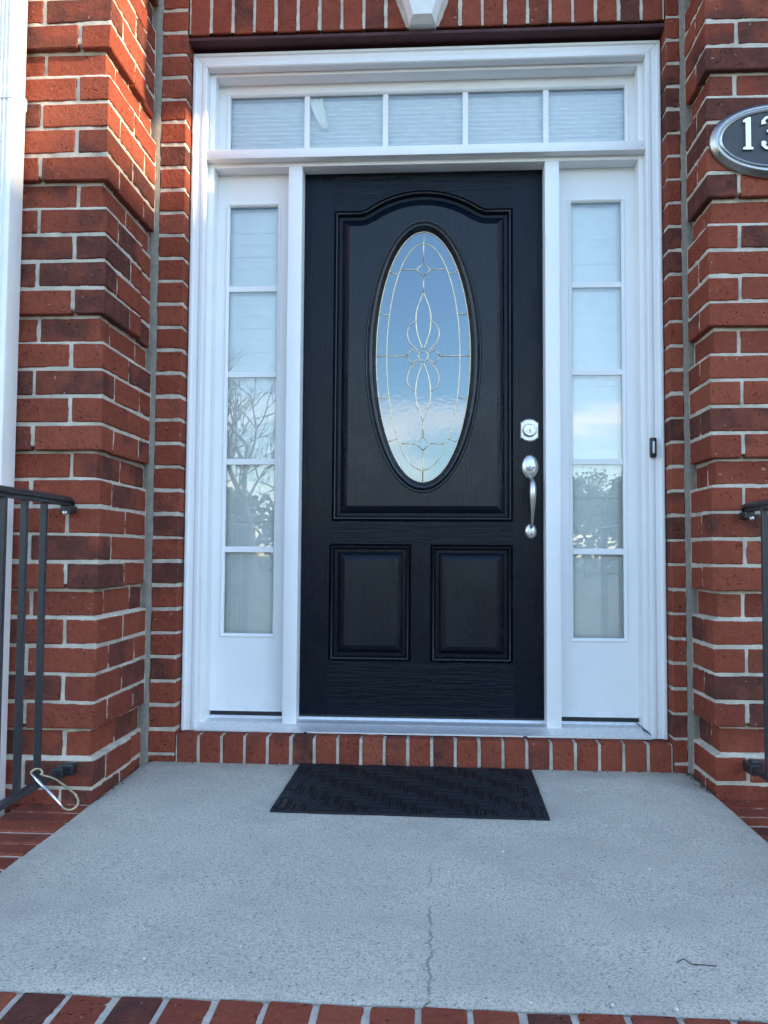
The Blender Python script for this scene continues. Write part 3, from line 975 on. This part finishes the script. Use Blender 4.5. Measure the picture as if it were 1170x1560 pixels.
# glass and caming
m = MB()
YG = YD + 0.009
m.poly(ell(OCX, OCZ, 0.1725, 0.4600, 96), [], YG)
glass = m.build('oval_glass', OVALGLASS, door)
sc_x, sc_z = 0.1725 / 73.0 * 1.0, 0.4600 / 192.5
def P(u, v, low=False):
    """pixel in the studied close-up -> metres on the glass"""
    px, py = 540 + u / 5.85, (530 if low else 330) + v / 5.85
    return (OCX + (px - 645.0) * sc_x, YG - 0.0008, OCZ - (py - 542.8) * sc_z)
def smooth_path(pts, n=8):
    pts = [Vector(p) for p in pts]
    if len(pts) < 3: return pts
    out = []
    for i in range(len(pts) - 1):
        p0, p1, p2, p3 = pts[max(i - 1, 0)], pts[i], pts[i + 1], pts[min(i + 2, len(pts) - 1)]
        for k in range(n):
            t = k / n
            out.append(0.5 * ((2 * p1) + (-p0 + p2) * t + (2 * p0 - 5 * p1 + 4 * p2 - p3) * t * t + (-p0 + 3 * p1 - 3 * p2 + p3) * t ** 3))
    out.append(pts[-1])
    return out
m = MB()
CR = 0.0021
def came(pts, low=False, curve=True, mirror=True, r=CR):
    w = [Vector(P(u, v, low)) for u, v in pts]
    if curve: w = smooth_path(w)
    m.tube(w, r, 6)
    if mirror:
        m.tube([Vector((2 * OCX - p.x, p.y, p.z)) for p in w], r, 6)
CU = (645 - 540) * 5.85       # centre line in close-up pixels
def cv(lst): return [(CU + d, v) for d, v in lst]
m.tube([(x, YG - 0.0008, z) for x, z in ell(OCX, OCZ, 0.1705, 0.4575, 96)], 0.0022, 6, closed=True)
m.tube([(x, YG - 0.0008, z) for x, z in ell(OCX, OCZ, 0.1325, 0.414, 96)], CR, 6, closed=True)
for low in (False, True):
    # (distance from centre line, height above oval centre) in close-up pixels, used above and mirrored below
    def cc(lst, curve=True, mirror=True):
        w = [(OCX + d / 5.85 * sc_x, YG - 0.0008, OCZ + (1 if not low else -1) * h / 5.85 * sc_z) for d, h in lst]
        w = smooth_path(w) if curve else [Vector(p) for p in w]
        m.tube(w, CR, 6)
        if mirror: m.tube([Vector((2 * OCX - p[0], p[1], p[2])) for p in w], CR, 6)
    cc([(0, 1118), (0, 840)], False, False)
    cc([(0, 840), (62, 780), (0, 718)], False)
    cc([(62, 780), (188, 780)], False)
    cc([(0, 718), (0, 570)], False, False)
    cc([(0, 570), (52, 440), (67, 325), (52, 200), (6, 66)])
    cc([(66, 318), (122, 270), (142, 205), (118, 120), (44, 46)])
    cc([(100, 68), (155, 0)], False)
    cc([(44, 30), (75, 45), (100, 68)])
    cc([(226, 735), (305, 762)], False)
    cc([(310, 370), (398, 380)], False)
cc([(155, 0), (424, 0)], False)
m.tube([(OCX + 7.3 * sc_x * math.cos(t), YG - 0.0008, OCZ + 7.3 * sc_z * math.sin(t)) for t in [2 * math.pi * i / 20 for i in range(20)]], CR, 6, closed=True)
m.build('caming', BRASS, glass, smooth=True)

# deadbolt and handle set
dbx, dbz = 0.3845, 1.1685
m = MB()
pl = []
for s in (1, -1):
    pl += [(dbx - s * 0.032, dbz + s * 0.031)] + [(dbx + s * 0.027 * math.sin(a), dbz + s * (0.026 + 0.0145 * math.cos(a))) for a in [R(-80 + 16 * i) for i in range(11)]] + [(dbx + s * 0.032, dbz + s * 0.031)]
def plate(m_, loop, y_back, y_front, ch=0.003):
    c0 = Vector((sum(p[0] for p in loop) / len(loop), sum(p[1] for p in loop) / len(loop)))
    def shr(d): return [((Vector(p) - c0) * (1 - d / 0.03) + c0) for p in loop]
    rows_ = [[(p[0], y_back, p[1]) for p in loop], [(p[0], y_front + ch, p[1]) for p in loop], [(p.x, y_front, p.y) for p in shr(ch)]]
    vv_ = m_.grid(rows_, close_u=True); m_.cap(vv_[-1])
plate(m, pl, YD, YD - 0.008)
db = auto_smooth(m.build('deadbolt', NICKEL, door), 30)
def lathe(m_, cx_, cz_, prof_, n=28):
    rows_ = [[(cx_ + r * math.cos(2 * math.pi * k / n), YD + d, cz_ + r * math.sin(2 * math.pi * k / n)) for k in range(n)] for r, d in prof_]
    vv_ = m_.grid(rows_, close_u=True); m_.cap(vv_[-1])
m = MB(); lathe(m, dbx, dbz, [(0.0255, -0.006), (0.0245, -0.016), (0.0225, -0.022), (0.0195, -0.0225), (0.0185, -0.019), (0.012, -0.019), (0.0115, -0.021), (0.001, -0.0212)])
auto_smooth(m.build('cylinder', NICKEL, db), 35)
MB().box(dbx - 0.0013, dbx + 0.0013, YD - 0.0222, YD - 0.0205, dbz - 0.011, dbz + 0.002).build('keyhole', BLACKGAP, db)
hx = 0.3885
m = MB()
lp = ell(hx - 0.0035, 1.037, 0.0300, 0.0425, 40)
rows = [[(x, YD + d, z) for x, z in ell(hx - 0.0035, 1.037, 0.0300 * k, 0.0425 * k, 40)] for k, d in ((1.05, 0), (1.05, -0.006), (1.0, -0.010), (0.93, -0.0135), (0.70, -0.0175), (0.4, -0.0195), (0.05, -0.020))]
vv = m.grid(rows, close_u=True); m.cap(vv[-1])
hs = auto_smooth(m.build('handle_set', NICKEL, door), 50)
m = MB()
m.tube([(hx - 0.004, YD - 0.016, 1.034), (hx - 0.004, YD - 0.030, 1.033), (hx - 0.004, YD - 0.046, 1.029)], [0.006, 0.005, 0.004], 10)
m.grid([[(hx - 0.018 + 0.028 * i / 6, YD - 0.034 - 0.014 * j / 4, 1.0335 - 0.0016 * j + 0.002 * ((i - 3) / 3) ** 2) for i in range(7)] for j in range(5)])
o = m.build('thumb_latch', NICKEL, hs, smooth=True)
sol = o.modifiers.new('thickness', 'SOLIDIFY'); sol.thickness = 0.0022
m = MB()
grip = smooth_path([(hx - 0.003, YD - 0.010, 1.000), (hx - 0.002, YD - 0.032, 0.993), (hx, YD - 0.052, 0.974), (hx + 0.0005, YD - 0.058, 0.945), (hx, YD - 0.056, 0.905), (hx, YD - 0.050, 0.870), (hx, YD - 0.036, 0.840), (hx, YD - 0.018, 0.825), (hx, YD - 0.006, 0.822)], 6)
nG = len(grip)
rad = []
for i in range(nG):
    t = i / (nG - 1)
    rad.append(0.0052 + 0.0078 * math.exp(-((t - 0.36) / 0.20) ** 2) if t < 0.75 else 0.0052)
m.tube(grip, rad, 14)
m.build('grip', NICKEL, hs, smooth=True)
m = MB()
rows = [[(x, YD + d, z) for x, z in ell(hx, 0.809, 0.0205 * k, 0.0265 * k, 32)] for k, d in ((1.0, 0), (1.0, -0.004), (0.92, -0.007), (0.5, -0.009), (0.05, -0.0095))]
vv = m.grid(rows, close_u=True); m.cap(vv[-1])
fo = auto_smooth(m.build('foot_plate', NICKEL, hs), 50)
m = MB(); lathe(m, hx, 0.7985, [(0.0030, -0.006), (0.0030, -0.0098), (0.001, -0.0100)], 12); m.build('screw', BLACKGAP, hs)

# ------------------------------------------------------------------ doorbell
bell = empty('doorbell', (0.787, YB, 1.059), 'small black doorbell button on the right frame casing', 'doorbell')
o = MB().box(0.7765, 0.7975, YB - 0.018, YB + 0.002, 1.0585, 1.1255, 0.004, 2).build('housing', mat_plain('black_plastic', (0.015, 0.015, 0.016), 0.35, 0.2), bell)
auto_smooth(o)
o = MB().box(0.7832, 0.7908, YB - 0.022, YB - 0.016, 1.071, 1.1125, 0.0025, 2).build('button', mat_plain('pale_button', (0.62, 0.66, 0.68), 0.3, 0.05), bell)
auto_smooth(o)

# ------------------------------------------------------------------ door mat
mat_root = empty('doormat', (-0.018, -0.25, floor_z(-0.25)), 'black rubber doormat with a basket weave relief', 'doormat')
MX0, MX1, MY0, MY1 = -0.398, 0.362, -0.500, -0.022
def mz(y): return floor_z(y) + 0.0015
m = MB()
nxm, nym = 48, 30
rows = []
for j in range(nym + 1):
    y = MY0 + (MY1 - MY0) * j / nym
    rows.append([(MX0 + (MX1 - MX0) * i / nxm + (0.0015 * noise.noise((0, y * 20, 1)) if i in (0, nxm) else 0), y + (0.002 * noise.noise((i * 0.6, 0, 2)) if j in (0, nym) else 0), mz(y) + 0.0065) for i in range(nxm + 1)])
g = mat_grid = m.grid(rows)
ringv = [g[0][i] for i in range(nxm + 1)] + [g[j][nxm] for j in range(1, nym + 1)] + [g[nym][i] for i in range(nxm - 1, -1, -1)] + [g[j][0] for j in range(nym - 1, 0, -1)]
lowv = [m.bm.verts.new((v.co.x * 1.004, v.co.y, mz(v.co.y) - 0.001)) for v in ringv]
for i in range(len(ringv)):
    m.bm.faces.new((ringv[i], lowv[i], lowv[(i + 1) % len(ringv)], ringv[(i + 1) % len(ringv)]))
m.build('base', RUBBER, mat_root)
m = MB()
nc, nr = 17, 11
cw, ch_ = (MX1 - MX0 - 0.016) / nc, (MY1 - MY0 - 0.016) / nr
def bar(xa, xb, ya, yb, h):
    xa, xb = max(xa, MX0 + 0.004), min(xb, MX1 - 0.004); ya, yb = max(ya, MY0 + 0.004), min(yb, MY1 - 0.004)
    if xb - xa < 0.002 or yb - ya < 0.002: return
    z = mz((ya + yb) / 2) + 0.0065
    m.box(xa, xb, ya, yb, z - 0.001, z + h, 0.0009)
for i in range(-2, nc + 2):
    for j in range(-2, nr + 2):
        cx_, cy_ = MX0 + 0.008 + i * cw, MY0 + 0.008 + j * ch_
        k = (i + j) % 4
        for t, w, hgt in ((0.14, 0.12, 0.0030), (0.5, 0.40, 0.0036), (0.86, 0.12, 0.0030)):
            if k == 0: bar(cx_ + (t - w / 2) * cw, cx_ + (t + w / 2) * cw, cy_ - 0.02 * ch_, cy_ + 2.02 * ch_, hgt)
            if k == 2: bar(cx_ - 0.02 * cw, cx_ + 2.02 * cw, cy_ + (t - w / 2) * ch_, cy_ + (t + w / 2) * ch_, hgt - 0.0003)
o = m.build('weave', RUBBER, mat_root)
o['kind'] = 'stuff'
mat_root.rotation_euler = (0, 0, R(-0.9))

# ------------------------------------------------------------------ iron railings
def railing(label, x, y_wall, side):
    root = empty('iron_railing', (x, y_wall - 0.6, 0.0), label, 'railing')
    ztop, yend = 0.868, -1.50
    # moulded cap rail with a drooping scroll end at the wall
    m_ = MB()
    sect = [(-0.021, 0.002), (-0.022, 0.008), (-0.017, 0.014), (-0.008, 0.018), (0.008, 0.018), (0.017, 0.014), (0.022, 0.008), (0.021, 0.002), (0.011, 0.0), (0.011, -0.009), (-0.011, -0.009), (-0.011, 0.0)]
    ys = [yend, -1.0, y_wall - 0.06, y_wall - 0.035, y_wall - 0.02, y_wall - 0.012]
    kk = [1, 1, 1, 0.95, 0.75, 0.45]
    dz = [0, 0, 0, -0.001, -0.006, -0.014]
    rows_ = [[(x + u * k, y, ztop + v * k + d) for u, v in sect] for y, k, d in zip(ys, kk, dz)]
    vv_ = m_.grid(rows_, close_u=True); m_.cap(vv_[-1]); m_.cap(vv_[0])
    auto_smooth(m_.build('handrail', IRON, root), 40)
    m_ = MB().box(x - 0.012, x + 0.012, yend, y_wall - 0.005, 0.096, 0.111, 0.002)
    m_.build('bottom_rail', IRON, root)
    me = MB().box(-0.008, 0.008, -0.008, 0.008, 0.105, ztop - 0.004, 0.0015).mesh('baluster')
    for i in range(8):
        y = y_wall - (0.176 if side < 0 else 0.150) - i * 0.107
        link('baluster', me, IRON, root, (x, y, 0.0))
    # end post
    MB().box(x - 0.016, x + 0.016, yend - 0.005, yend + 0.027, -0.01, ztop + 0.002, 0.002).build('post', IRON, root)
    # brackets to the wall
    m_ = MB().box(x - 0.014, x + 0.014, y_wall - 0.05, y_wall + 0.002, ztop - 0.030, ztop - 0.009, 0.002)
    br = m_.build('bracket', IRON, root)
    m_ = MB(); m_.tube([(x + 0.002, y_wall - 0.0515, ztop - 0.030), (x + 0.002, y_wall - 0.058, ztop - 0.030)], [0.0085, 0.0060], 12)
    m_.build('screw', NICKEL, br, smooth=True)
    m_ = MB().box(x - 0.002, x + 0.034, y_wall - 0.032, y_wall + 0.002, 0.090, 0.122, 0.004, 2)
    m_.box(x - 0.016, x + 0.016, y_wall - 0.06, y_wall + 0.002, 0.086, 0.116, 0.003)
    m_.build('bracket', IRON, root)
    return root
railing('black iron railing on the downspout side with a carabiner on it', -1.012, YL, -1)
railing('black iron railing at the right edge below the number plaque', 0.986, YR, 1)

# carabiner clipped round the first baluster
cb = empty('carabiner', (-0.955, -0.62, 0.07), 'brass and silver carabiner clipped to the foot of the railing', 'carabiner')
o0 = Vector((-1.018, -0.618, 0.140))
av = Vector((0.128, -0.012, -0.082)); bv = Vector((0.030, 0.030, 0.020))
Ln = av.length; au = av.normalized(); bu = (bv - au * bv.dot(au)).normalized()
def cpt(s, t): return o0 + au * s + bu * t
wA, wB = 0.016, 0.021
loop = [cpt(0.0, -wA * 0.6)]
spine = []
for i in range(9):
    a = R(200 - 22 * i); spine.append(cpt(0.012 + 0.014 * math.cos(a), 0.004 + wA * math.sin(a)))
spine += [cpt(0.06, wA + 0.007), cpt(Ln - 0.024, wB + 0.002)]
for i in range(10):
    a = R(90 - 20 * i); spine.append(cpt(Ln - 0.022 + 0.022 * math.cos(a), wB * math.sin(a)))
m = MB(); m.tube(smooth_path(spine, 3), 0.0034, 8)
m.build('hook', mat_metal('zinc_brass', (0.50, 0.40, 0.25), 0.3), cb, smooth=True)
m = MB(); g0, g1 = spine[-1], spine[0]
m.tube([g0, g0.lerp(g1, 0.10), g0.lerp(g1, 0.11), g0.lerp(g1, 0.82), g0.lerp(g1, 0.83), g1], [0.0034, 0.0034, 0.0048, 0.0048, 0.0033, 0.0033], 10)
m.build('gate', mat_metal('silver_gate', (0.75, 0.75, 0.76), 0.22), cb, smooth=True)

# ------------------------------------------------------------------ downspout
DSP = mat_plain('white_aluminium', (0.80, 0.79, 0.76), 0.35, 0.05, 12, 0.03)
ds = empty('downspout', (-1.215, -0.475, -0.55), 'white ribbed rectangular downspout at the left edge', 'downspout')
def ds_section(g):
    x0, x1, y0, y1 = -1.262 - g, -1.180 + g, -0.522 - g, -0.440 + g
    r = 0.010
    pts = []
    def corner(cx_, cy_, a0):
        for i in range(4):
            a = R(a0 + 30 * i); pts.append((cx_ + r * math.cos(a), cy_ + r * math.sin(a)))
    # front face with ribs, from left to right
    corner(x0 + r, y1 - r, 90); 
    corner(x0 + r, y0 + r, 180)
    n = 5
    for i in range(n):
        a = x0 + 0.012 + (x1 - x0 - 0.024) * (i + 0.25) / n; b = x0 + 0.012 + (x1 - x0 - 0.024) * (i + 0.75) / n
        pts.extend([(a - 0.002, y0), (a, y0 + 0.005), (b, y0 + 0.005), (b + 0.002, y0)])
    corner(x1 - r, y0 + r, 270)
    corner(x1 - r, y1 - r, 0)
    return pts
def ds_piece(name, z0, z1, g, mouth=False):
    m_ = MB()
    rows_ = [[(x, y, z) for x, y in ds_section(gg)] for z, gg in ([(z0, g)] + ([(z1 - 0.03, g), (z1 - 0.026, g + 0.003), (z1, g + 0.003)] if mouth else [(z1, g)]))]
    m_.grid(rows_, close_u=True)
    o_ = auto_smooth(m_.build(name, DSP, ds), 30)
    return o_
ds_piece('lower_pipe', -0.5, 2.075, 0.0015, True)
ds_piece('upper_pipe', 2.05, 4.9, 0.0)
m = MB()
rows = [[(x, y, z) for x, y in ds_section(0.0042)] for z in (2.040, 2.066)]
m.grid(rows, close_u=True)
auto_smooth(m.build('strap', DSP, ds), 30)

# ------------------------------------------------------------------ oval house number
plq = empty('number_plaque', (1.102, YR - 0.01, 1.89), 'pewter oval house number plaque on the right brick pier', 'plaque')
PCX, PCZ = 1.098, 2.0095
PA, PB = 0.203, 0.1185
PEW = mat_metal('antique_pewter', (0.42, 0.41, 0.39), 0.32, 0.15)
DARKP = mat_plain('dark_plaque_field', (0.035, 0.036, 0.040), 0.5, 0.4, 60, 0.3)
yp = YR - 0.003
m = MB()
pp = [(0.0, 0.0), (0.0, -0.006), (0.003, -0.009), (0.012, -0.020), (0.016, -0.0225), (0.019, -0.022), (0.021, -0.018), (0.0235, -0.018), (0.0255, -0.022), (0.029, -0.0235), (0.0325, -0.022), (0.034, -0.017)]
rows = [[(x, yp + d, z) for x, z in ell(PCX, PCZ, PA - e, PB - e, 120)] for e, d in pp]
m.grid(rows, close_u=True)
auto_smooth(m.build('rim', PEW, plq), 45)
m = MB(); m.poly(ell(PCX, PCZ, PA - 0.033, PB - 0.033, 120), [], yp - 0.0175); m.build('field', DARKP, plq)
def solid_shape(m_, loop, y0, y1, ch=0.0015):
    f = [m_.bm.verts.new((x, y1, z)) for x, z in loop]; b_ = [m_.bm.verts.new((x, y0, z)) for x, z in loop]
    n = len(loop)
    for i in range(n): m_.bm.faces.new((f[i], f[(i + 1) % n], b_[(i + 1) % n], b_[i]))
    tris = tessellate_polygon([[Vector((x, z, 0)) for x, z in loop]])
    for t in tris:
        try: m_.bm.faces.new([f[i] for i in t])
        except ValueError: pass
SILV = mat_metal('polished_digits', (0.78, 0.78, 0.78), 0.28, 0.05)
yd0, yd1 = yp - 0.017, yp - 0.0255
dx, dz0 = 1.0055, 1.9735
m = MB()
H = 0.101
one = [(-0.015, 0.0), (0.015, 0.0), (0.015, 0.006), (0.0085, 0.009), (0.0085, H), (0.001, H), (-0.014, H - 0.009), (-0.014, H - 0.016), (-0.007, H - 0.014), (-0.007, 0.009), (-0.015, 0.006)]
solid_shape(m, [(dx + a, dz0 + b) for a, b in one], yd0, yd1)
m.build('digit', SILV, plq)
# the three: one thick stroke
def stroke(m_, pts, y0, y1):
    """pts: x, z, half width"""
    L, Rr = [], []
    n = len(pts)
    for i in range(n):
        a, b = pts[max(i - 1, 0)], pts[min(i + 1, n - 1)]
        t = Vector((b[0] - a[0], b[1] - a[1])).normalized(); nn = Vector((-t.y, t.x))
        L.append((pts[i][0] + nn.x * pts[i][2], pts[i][1] + nn.y * pts[i][2])); Rr.append((pts[i][0] - nn.x * pts[i][2], pts[i][1] - nn.y * pts[i][2]))
    rows_ = [[(l[0], y0, l[1]), (l[0], y1, l[1]), (r[0], y1, r[1]), (r[0], y0, r[1])] for l, r in zip(L, Rr)]
    vv_ = m_.grid(rows_, close_u=True); m_.cap(vv_[0]); m_.cap(vv_[-1])
m = MB()
tx = dx + 0.0645
three = [(-0.0165, 0.079, 0.0080), (-0.0185, 0.088, 0.0050), (-0.010, 0.0985, 0.0035), (0.002, 0.1, 0.0045), (0.0125, 0.092, 0.0075), (0.0145, 0.079, 0.0090), (0.010, 0.066, 0.0070), (0.0, 0.0575, 0.0040), (-0.008, 0.056, 0.0030)]
stroke(m, [(tx + a, dz0 + b, w) for a, b, w in three], yd0, yd1)
three2 = [(-0.004, 0.0555, 0.0030), (0.006, 0.052, 0.0045), (0.0145, 0.041, 0.0085), (0.0155, 0.026, 0.0095), (0.010, 0.010, 0.0075), (0.0, 0.002, 0.0045), (-0.011, 0.004, 0.0040), (-0.019, 0.013, 0.0055), (-0.0165, 0.022, 0.0080), (-0.0150, 0.025, 0.0030)]
stroke(m, [(tx + a, dz0 + b, w) for a, b, w in three2], yd0, yd1 + 0.0003)
m.build('digit', SILV, plq)

# ------------------------------------------------------------------ litter on the slab
m = MB()
tw = [(0.475, -1.253), (0.490, -1.246), (0.502, -1.252), (0.522, -1.256), (0.540, -1.267)]
m.tube(smooth_path([(x, y, floor_z(y) + 0.004 + 0.003 * math.sin(i * 2)) for i, (x, y) in enumerate(tw)], 4), 0.0009, 6)
tag(m.build('twig', mat_plain('dark_twig', (0.03, 0.025, 0.02), 0.9)), 'thin dark twig lying on the concrete near the front', 'twig')
m = MB()
rr = random.Random(5)
for i in range(70):
    x, y = rr.uniform(-0.9, 0.86), rr.uniform(-1.38, -0.05)
    if i < 8: x, y = rr.uniform(-0.7, 0.6), -1.40 + rr.uniform(0, 0.01)
    s = rr.uniform(0.0012, 0.0032)
    b = bmesh.new(); bmesh.ops.create_icosphere(b, subdivisions=1, radius=s)
    for v in b.verts:
        v.co = Vector((v.co.x * rr.uniform(0.7, 1.4) + x, v.co.y * rr.uniform(0.7, 1.4) + y, v.co.z * 0.6 + floor_z(y) + s * 0.5))
    m.merge(b)
tag(m.build('grit', mat_plain('pale_grit', (0.66, 0.64, 0.60), 0.9)), 'pale grains of grit scattered over the concrete', 'grit', kind='stuff')
m = MB()
for i in range(150):
    t_ = rr.random()
    side_ = rr.choice((0, 0, 1, 1, 2))
    if side_ == 0: x, y = XL + abs(rr.gauss(0, 0.012)) + 0.006, YL * t_
    elif side_ == 1: x, y = XR - abs(rr.gauss(0, 0.012)) - 0.006, YR * t_
    else: x, y = FXL + (FXR - FXL) * t_, -abs(rr.gauss(0, 0.008)) - 0.006
    if side_ == 2 and MX0 - 0.01 < x < MX1 + 0.01: continue
    sz_ = rr.uniform(0.0012, 0.0034)
    b = bmesh.new(); bmesh.ops.create_icosphere(b, subdivisions=1, radius=sz_)
    for v in b.verts:
        v.co = Vector((v.co.x * rr.uniform(0.7, 1.8) + x, v.co.y * rr.uniform(0.7, 1.8) + y, v.co.z * 0.5 + floor_z(y) + sz_ * 0.4))
    m.merge(b)
tag(m.build('dirt_crumbs', mat_plain('dark_crumbs', (0.07, 0.058, 0.045), 0.95)), 'dark crumbs of dirt along the wall foot', 'dirt', kind='stuff')

# ------------------------------------------------------------------ surroundings that light, shade and mirror in the glass
VINYL = mat_plain('pale_siding', (0.52, 0.50, 0.45), 0.7, 0.08, 4, 0.1)
ROOF = mat_plain('shingle_roof', (0.07, 0.065, 0.06), 0.9, 0.3, 20, 0.3)
def gable(root, x0, x1, y0, y1, z0, ze, zr, ridge='y', over=0.3):
    MB().box(x0, x1, y0, y1, z0, ze).build('wall', VINYL, root)
    m_ = MB()
    if ridge == 'y':
        xm = (x0 + x1) / 2
        sl = (zr - ze) / (xm - x0)
        a = [(x0 - over, ze - over * sl), (xm, zr), (x1 + over, ze - over * sl)]
        t = 0.14
        f = [(y0 - over), (y1 + over)]
        rows_ = [[(x, y, z) for x, z in a] + [(x, y, z + t) for x, z in a[::-1]] for y in f]
        vv_ = m_.grid(rows_, close_u=True); m_.cap(vv_[0]); m_.cap(vv_[-1])
        g_ = MB()
        for y in (y0, y1):
            q = [g_.bm.verts.new(p) for p in ((x0, y, ze), (x1, y, ze), (xm, y, zr - 0.02))]; g_.cap(q)
        g_.build('gable', VINYL, root)
    m_.build('roof', ROOF, root)
nb = empty('unseen_house', (24, -5, -0.56), 'pale house with a gabled roof added out of view at the right to shade the entry', 'house')
gable(nb, 20.6, 29.0, -14.0, 6.0, -0.56, 7.6, 10.06, 'y', 0.35)  # unseen house, ridge height set for the lower edge of the sunlit patch
for y in (-11, -6.5, -2, 2.5):
    for z in (0.6, 3.6):
        w = MB().box(20.55, 20.62, y - 0.5, y + 0.5, z, z + 1.5).build('window', mat_plain('dark_window', (0.05, 0.06, 0.07), 0.1, 0.1), nb)
wing = empty('unseen_wing', (6.5, 0.5, -0.56), 'gabled wing added out of view at the right to cut the sun', 'wing')
gable(wing, 3.8, 9.2, -0.715, 5.0, -0.56, 3.94, 6.82, 'y', 0.24)  # added out of view; eave and wall shaped to cast the upper shadow

BARK = mat_plain('bark', (0.10, 0.085, 0.07), 0.95, 0.3, 20, 0.5)
def tree(name, label, x, y, h, seed, leafy=0.0, spread=0.5, group=None):
    rr_ = random.Random(seed)
    root = empty(name, (x, y, -0.56), label, 'tree', group)
    m_ = MB(); twigs = MB(); tips = []
    def grow(p, d, L, r, lev):
        pts = [p]; q = p.copy(); dd = d.copy()
        for i in range(3):
            dd = (dd + Vector((rr_.uniform(-1, 1), rr_.uniform(-1, 1), rr_.uniform(-0.3, 0.8))) * 0.16).normalized()
            q = q + dd * L / 3; pts.append(q.copy())
        (m_ if lev < 3 else twigs).tube(pts, [r, r * 0.88, r * 0.76, r * 0.64], 7 if lev < 2 else 4, caps=False)
        tips.append((q.copy(), lev))
        if lev >= (5 if leafy else 6): return
        for k in range(3 if lev < 4 else 2):
            a = rr_.uniform(0, 6.28); tilt = rr_.uniform(0.35, 0.85) * (1 + spread * 0.3)
            u = dd.orthogonal().normalized(); w_ = dd.cross(u)
            nd = (dd * math.cos(tilt) + (u * math.cos(a) + w_ * math.sin(a)) * math.sin(tilt)); nd.z += 0.12
            grow(pts[rr_.choice((2, 3, 3))], nd.normalized(), L * rr_.uniform(0.62, 0.8), r * 0.58, lev + 1)
    grow(Vector((x, y, -0.6)), Vector((0, 0, 1)), h * 0.30, h * 0.022, 0)
    m_.build('trunk', BARK, root, smooth=True, recalc=False)
    twigs.build('branches', BARK, root, smooth=True, recalc=False)
    if leafy:
        lf = MB()
        for (q, lev) in tips:
            if lev < 3: continue
            for k in range(int(9 * leafy)):
                c_ = q + Vector((rr_.gauss(0, 1), rr_.gauss(0, 1), rr_.gauss(0, 1))) * h * 0.03
                s = h * rr_.uniform(0.010, 0.02)
                a = Vector((rr_.uniform(-1, 1), rr_.uniform(-1, 1), rr_.uniform(-1, 1))).normalized(); b_ = a.orthogonal().normalized()
                lf.cap([lf.bm.verts.new(c_ + v) for v in (a * s, b_ * s * 0.6, -a * s, -b_ * s * 0.6)])
        o_ = lf.build('crown', mat_plain('foliage', (0.06, 0.075, 0.03), 0.8, 0.4, 2), root, recalc=False)
    return root
for i, (x, y, h, lab) in enumerate(((-9.4, -40.0, 13.5, 'tallest bare tree across the road mirrored in the left sidelight'), (-10.9, -43.0, 13.0, 'bare tree just behind the tallest one across the road'), (-8.2, -46.0, 12.5, 'bare tree farthest back across the road at the left'), (-12.6, -41.0, 12.0, 'bare tree at the outer left end across the road'))):
    tree('bare_tree', lab, x, y, h, 3 + 4 * i, 0.0, 0.7, 'bare trees across the road')
for i, (x, y, h, lab) in enumerate(((7.6, -46, 6.8, 'low leafy tree nearest the walk in the row across the road'), (9.6, -49, 7.4, 'second leafy tree in the row across the road'), (11.6, -46, 7.0, 'third leafy tree in the row across the road'), (14.5, -48, 7.4, 'fourth leafy tree in the row across the road'), (18.5, -49, 7.8, 'tallest leafy tree at the end of the row across the road'))):
    tree('leafy_tree', lab, x, y, h, 40 + i, 1.6, 0.9, 'trees in the row across the road')

# the wood closing the view across the road, seen only in the panes
m = MB()
rr = random.Random(77)
for i in range(420):
    x = -90 + 180 * rr.random(); y = -62 + rr.uniform(-6, 4)
    top = (3.6 + 2.6 * noise.noise((x * 0.07, 0, 0)) + (1.6 if 6 < x < 30 else 0.0) + (1.5 if -30 < x < -8 else 0)) 
    for k in range(46):
        c_ = Vector((x + rr.gauss(0, 1.3), y + rr.gauss(0, 1.0), -0.5 + (top + 0.5) * rr.random() ** 0.8 + rr.gauss(0, 0.25)))
        a = Vector((rr.uniform(-1, 1), rr.uniform(-1, 1), rr.uniform(-1, 1))).normalized(); b_ = a.orthogonal().normalized()
        sz = rr.uniform(0.25, 0.55)
        m.cap([m.bm.verts.new(c_ + v) for v in (a * sz, b_ * sz * 0.7, -a * sz, -b_ * sz * 0.7)])
tag(m.build('far_wood', mat_plain('winter_wood', (0.07, 0.07, 0.045), 0.9, 0.4, 1), recalc=False), 'low grey green wood across the road', 'wood', kind='stuff')
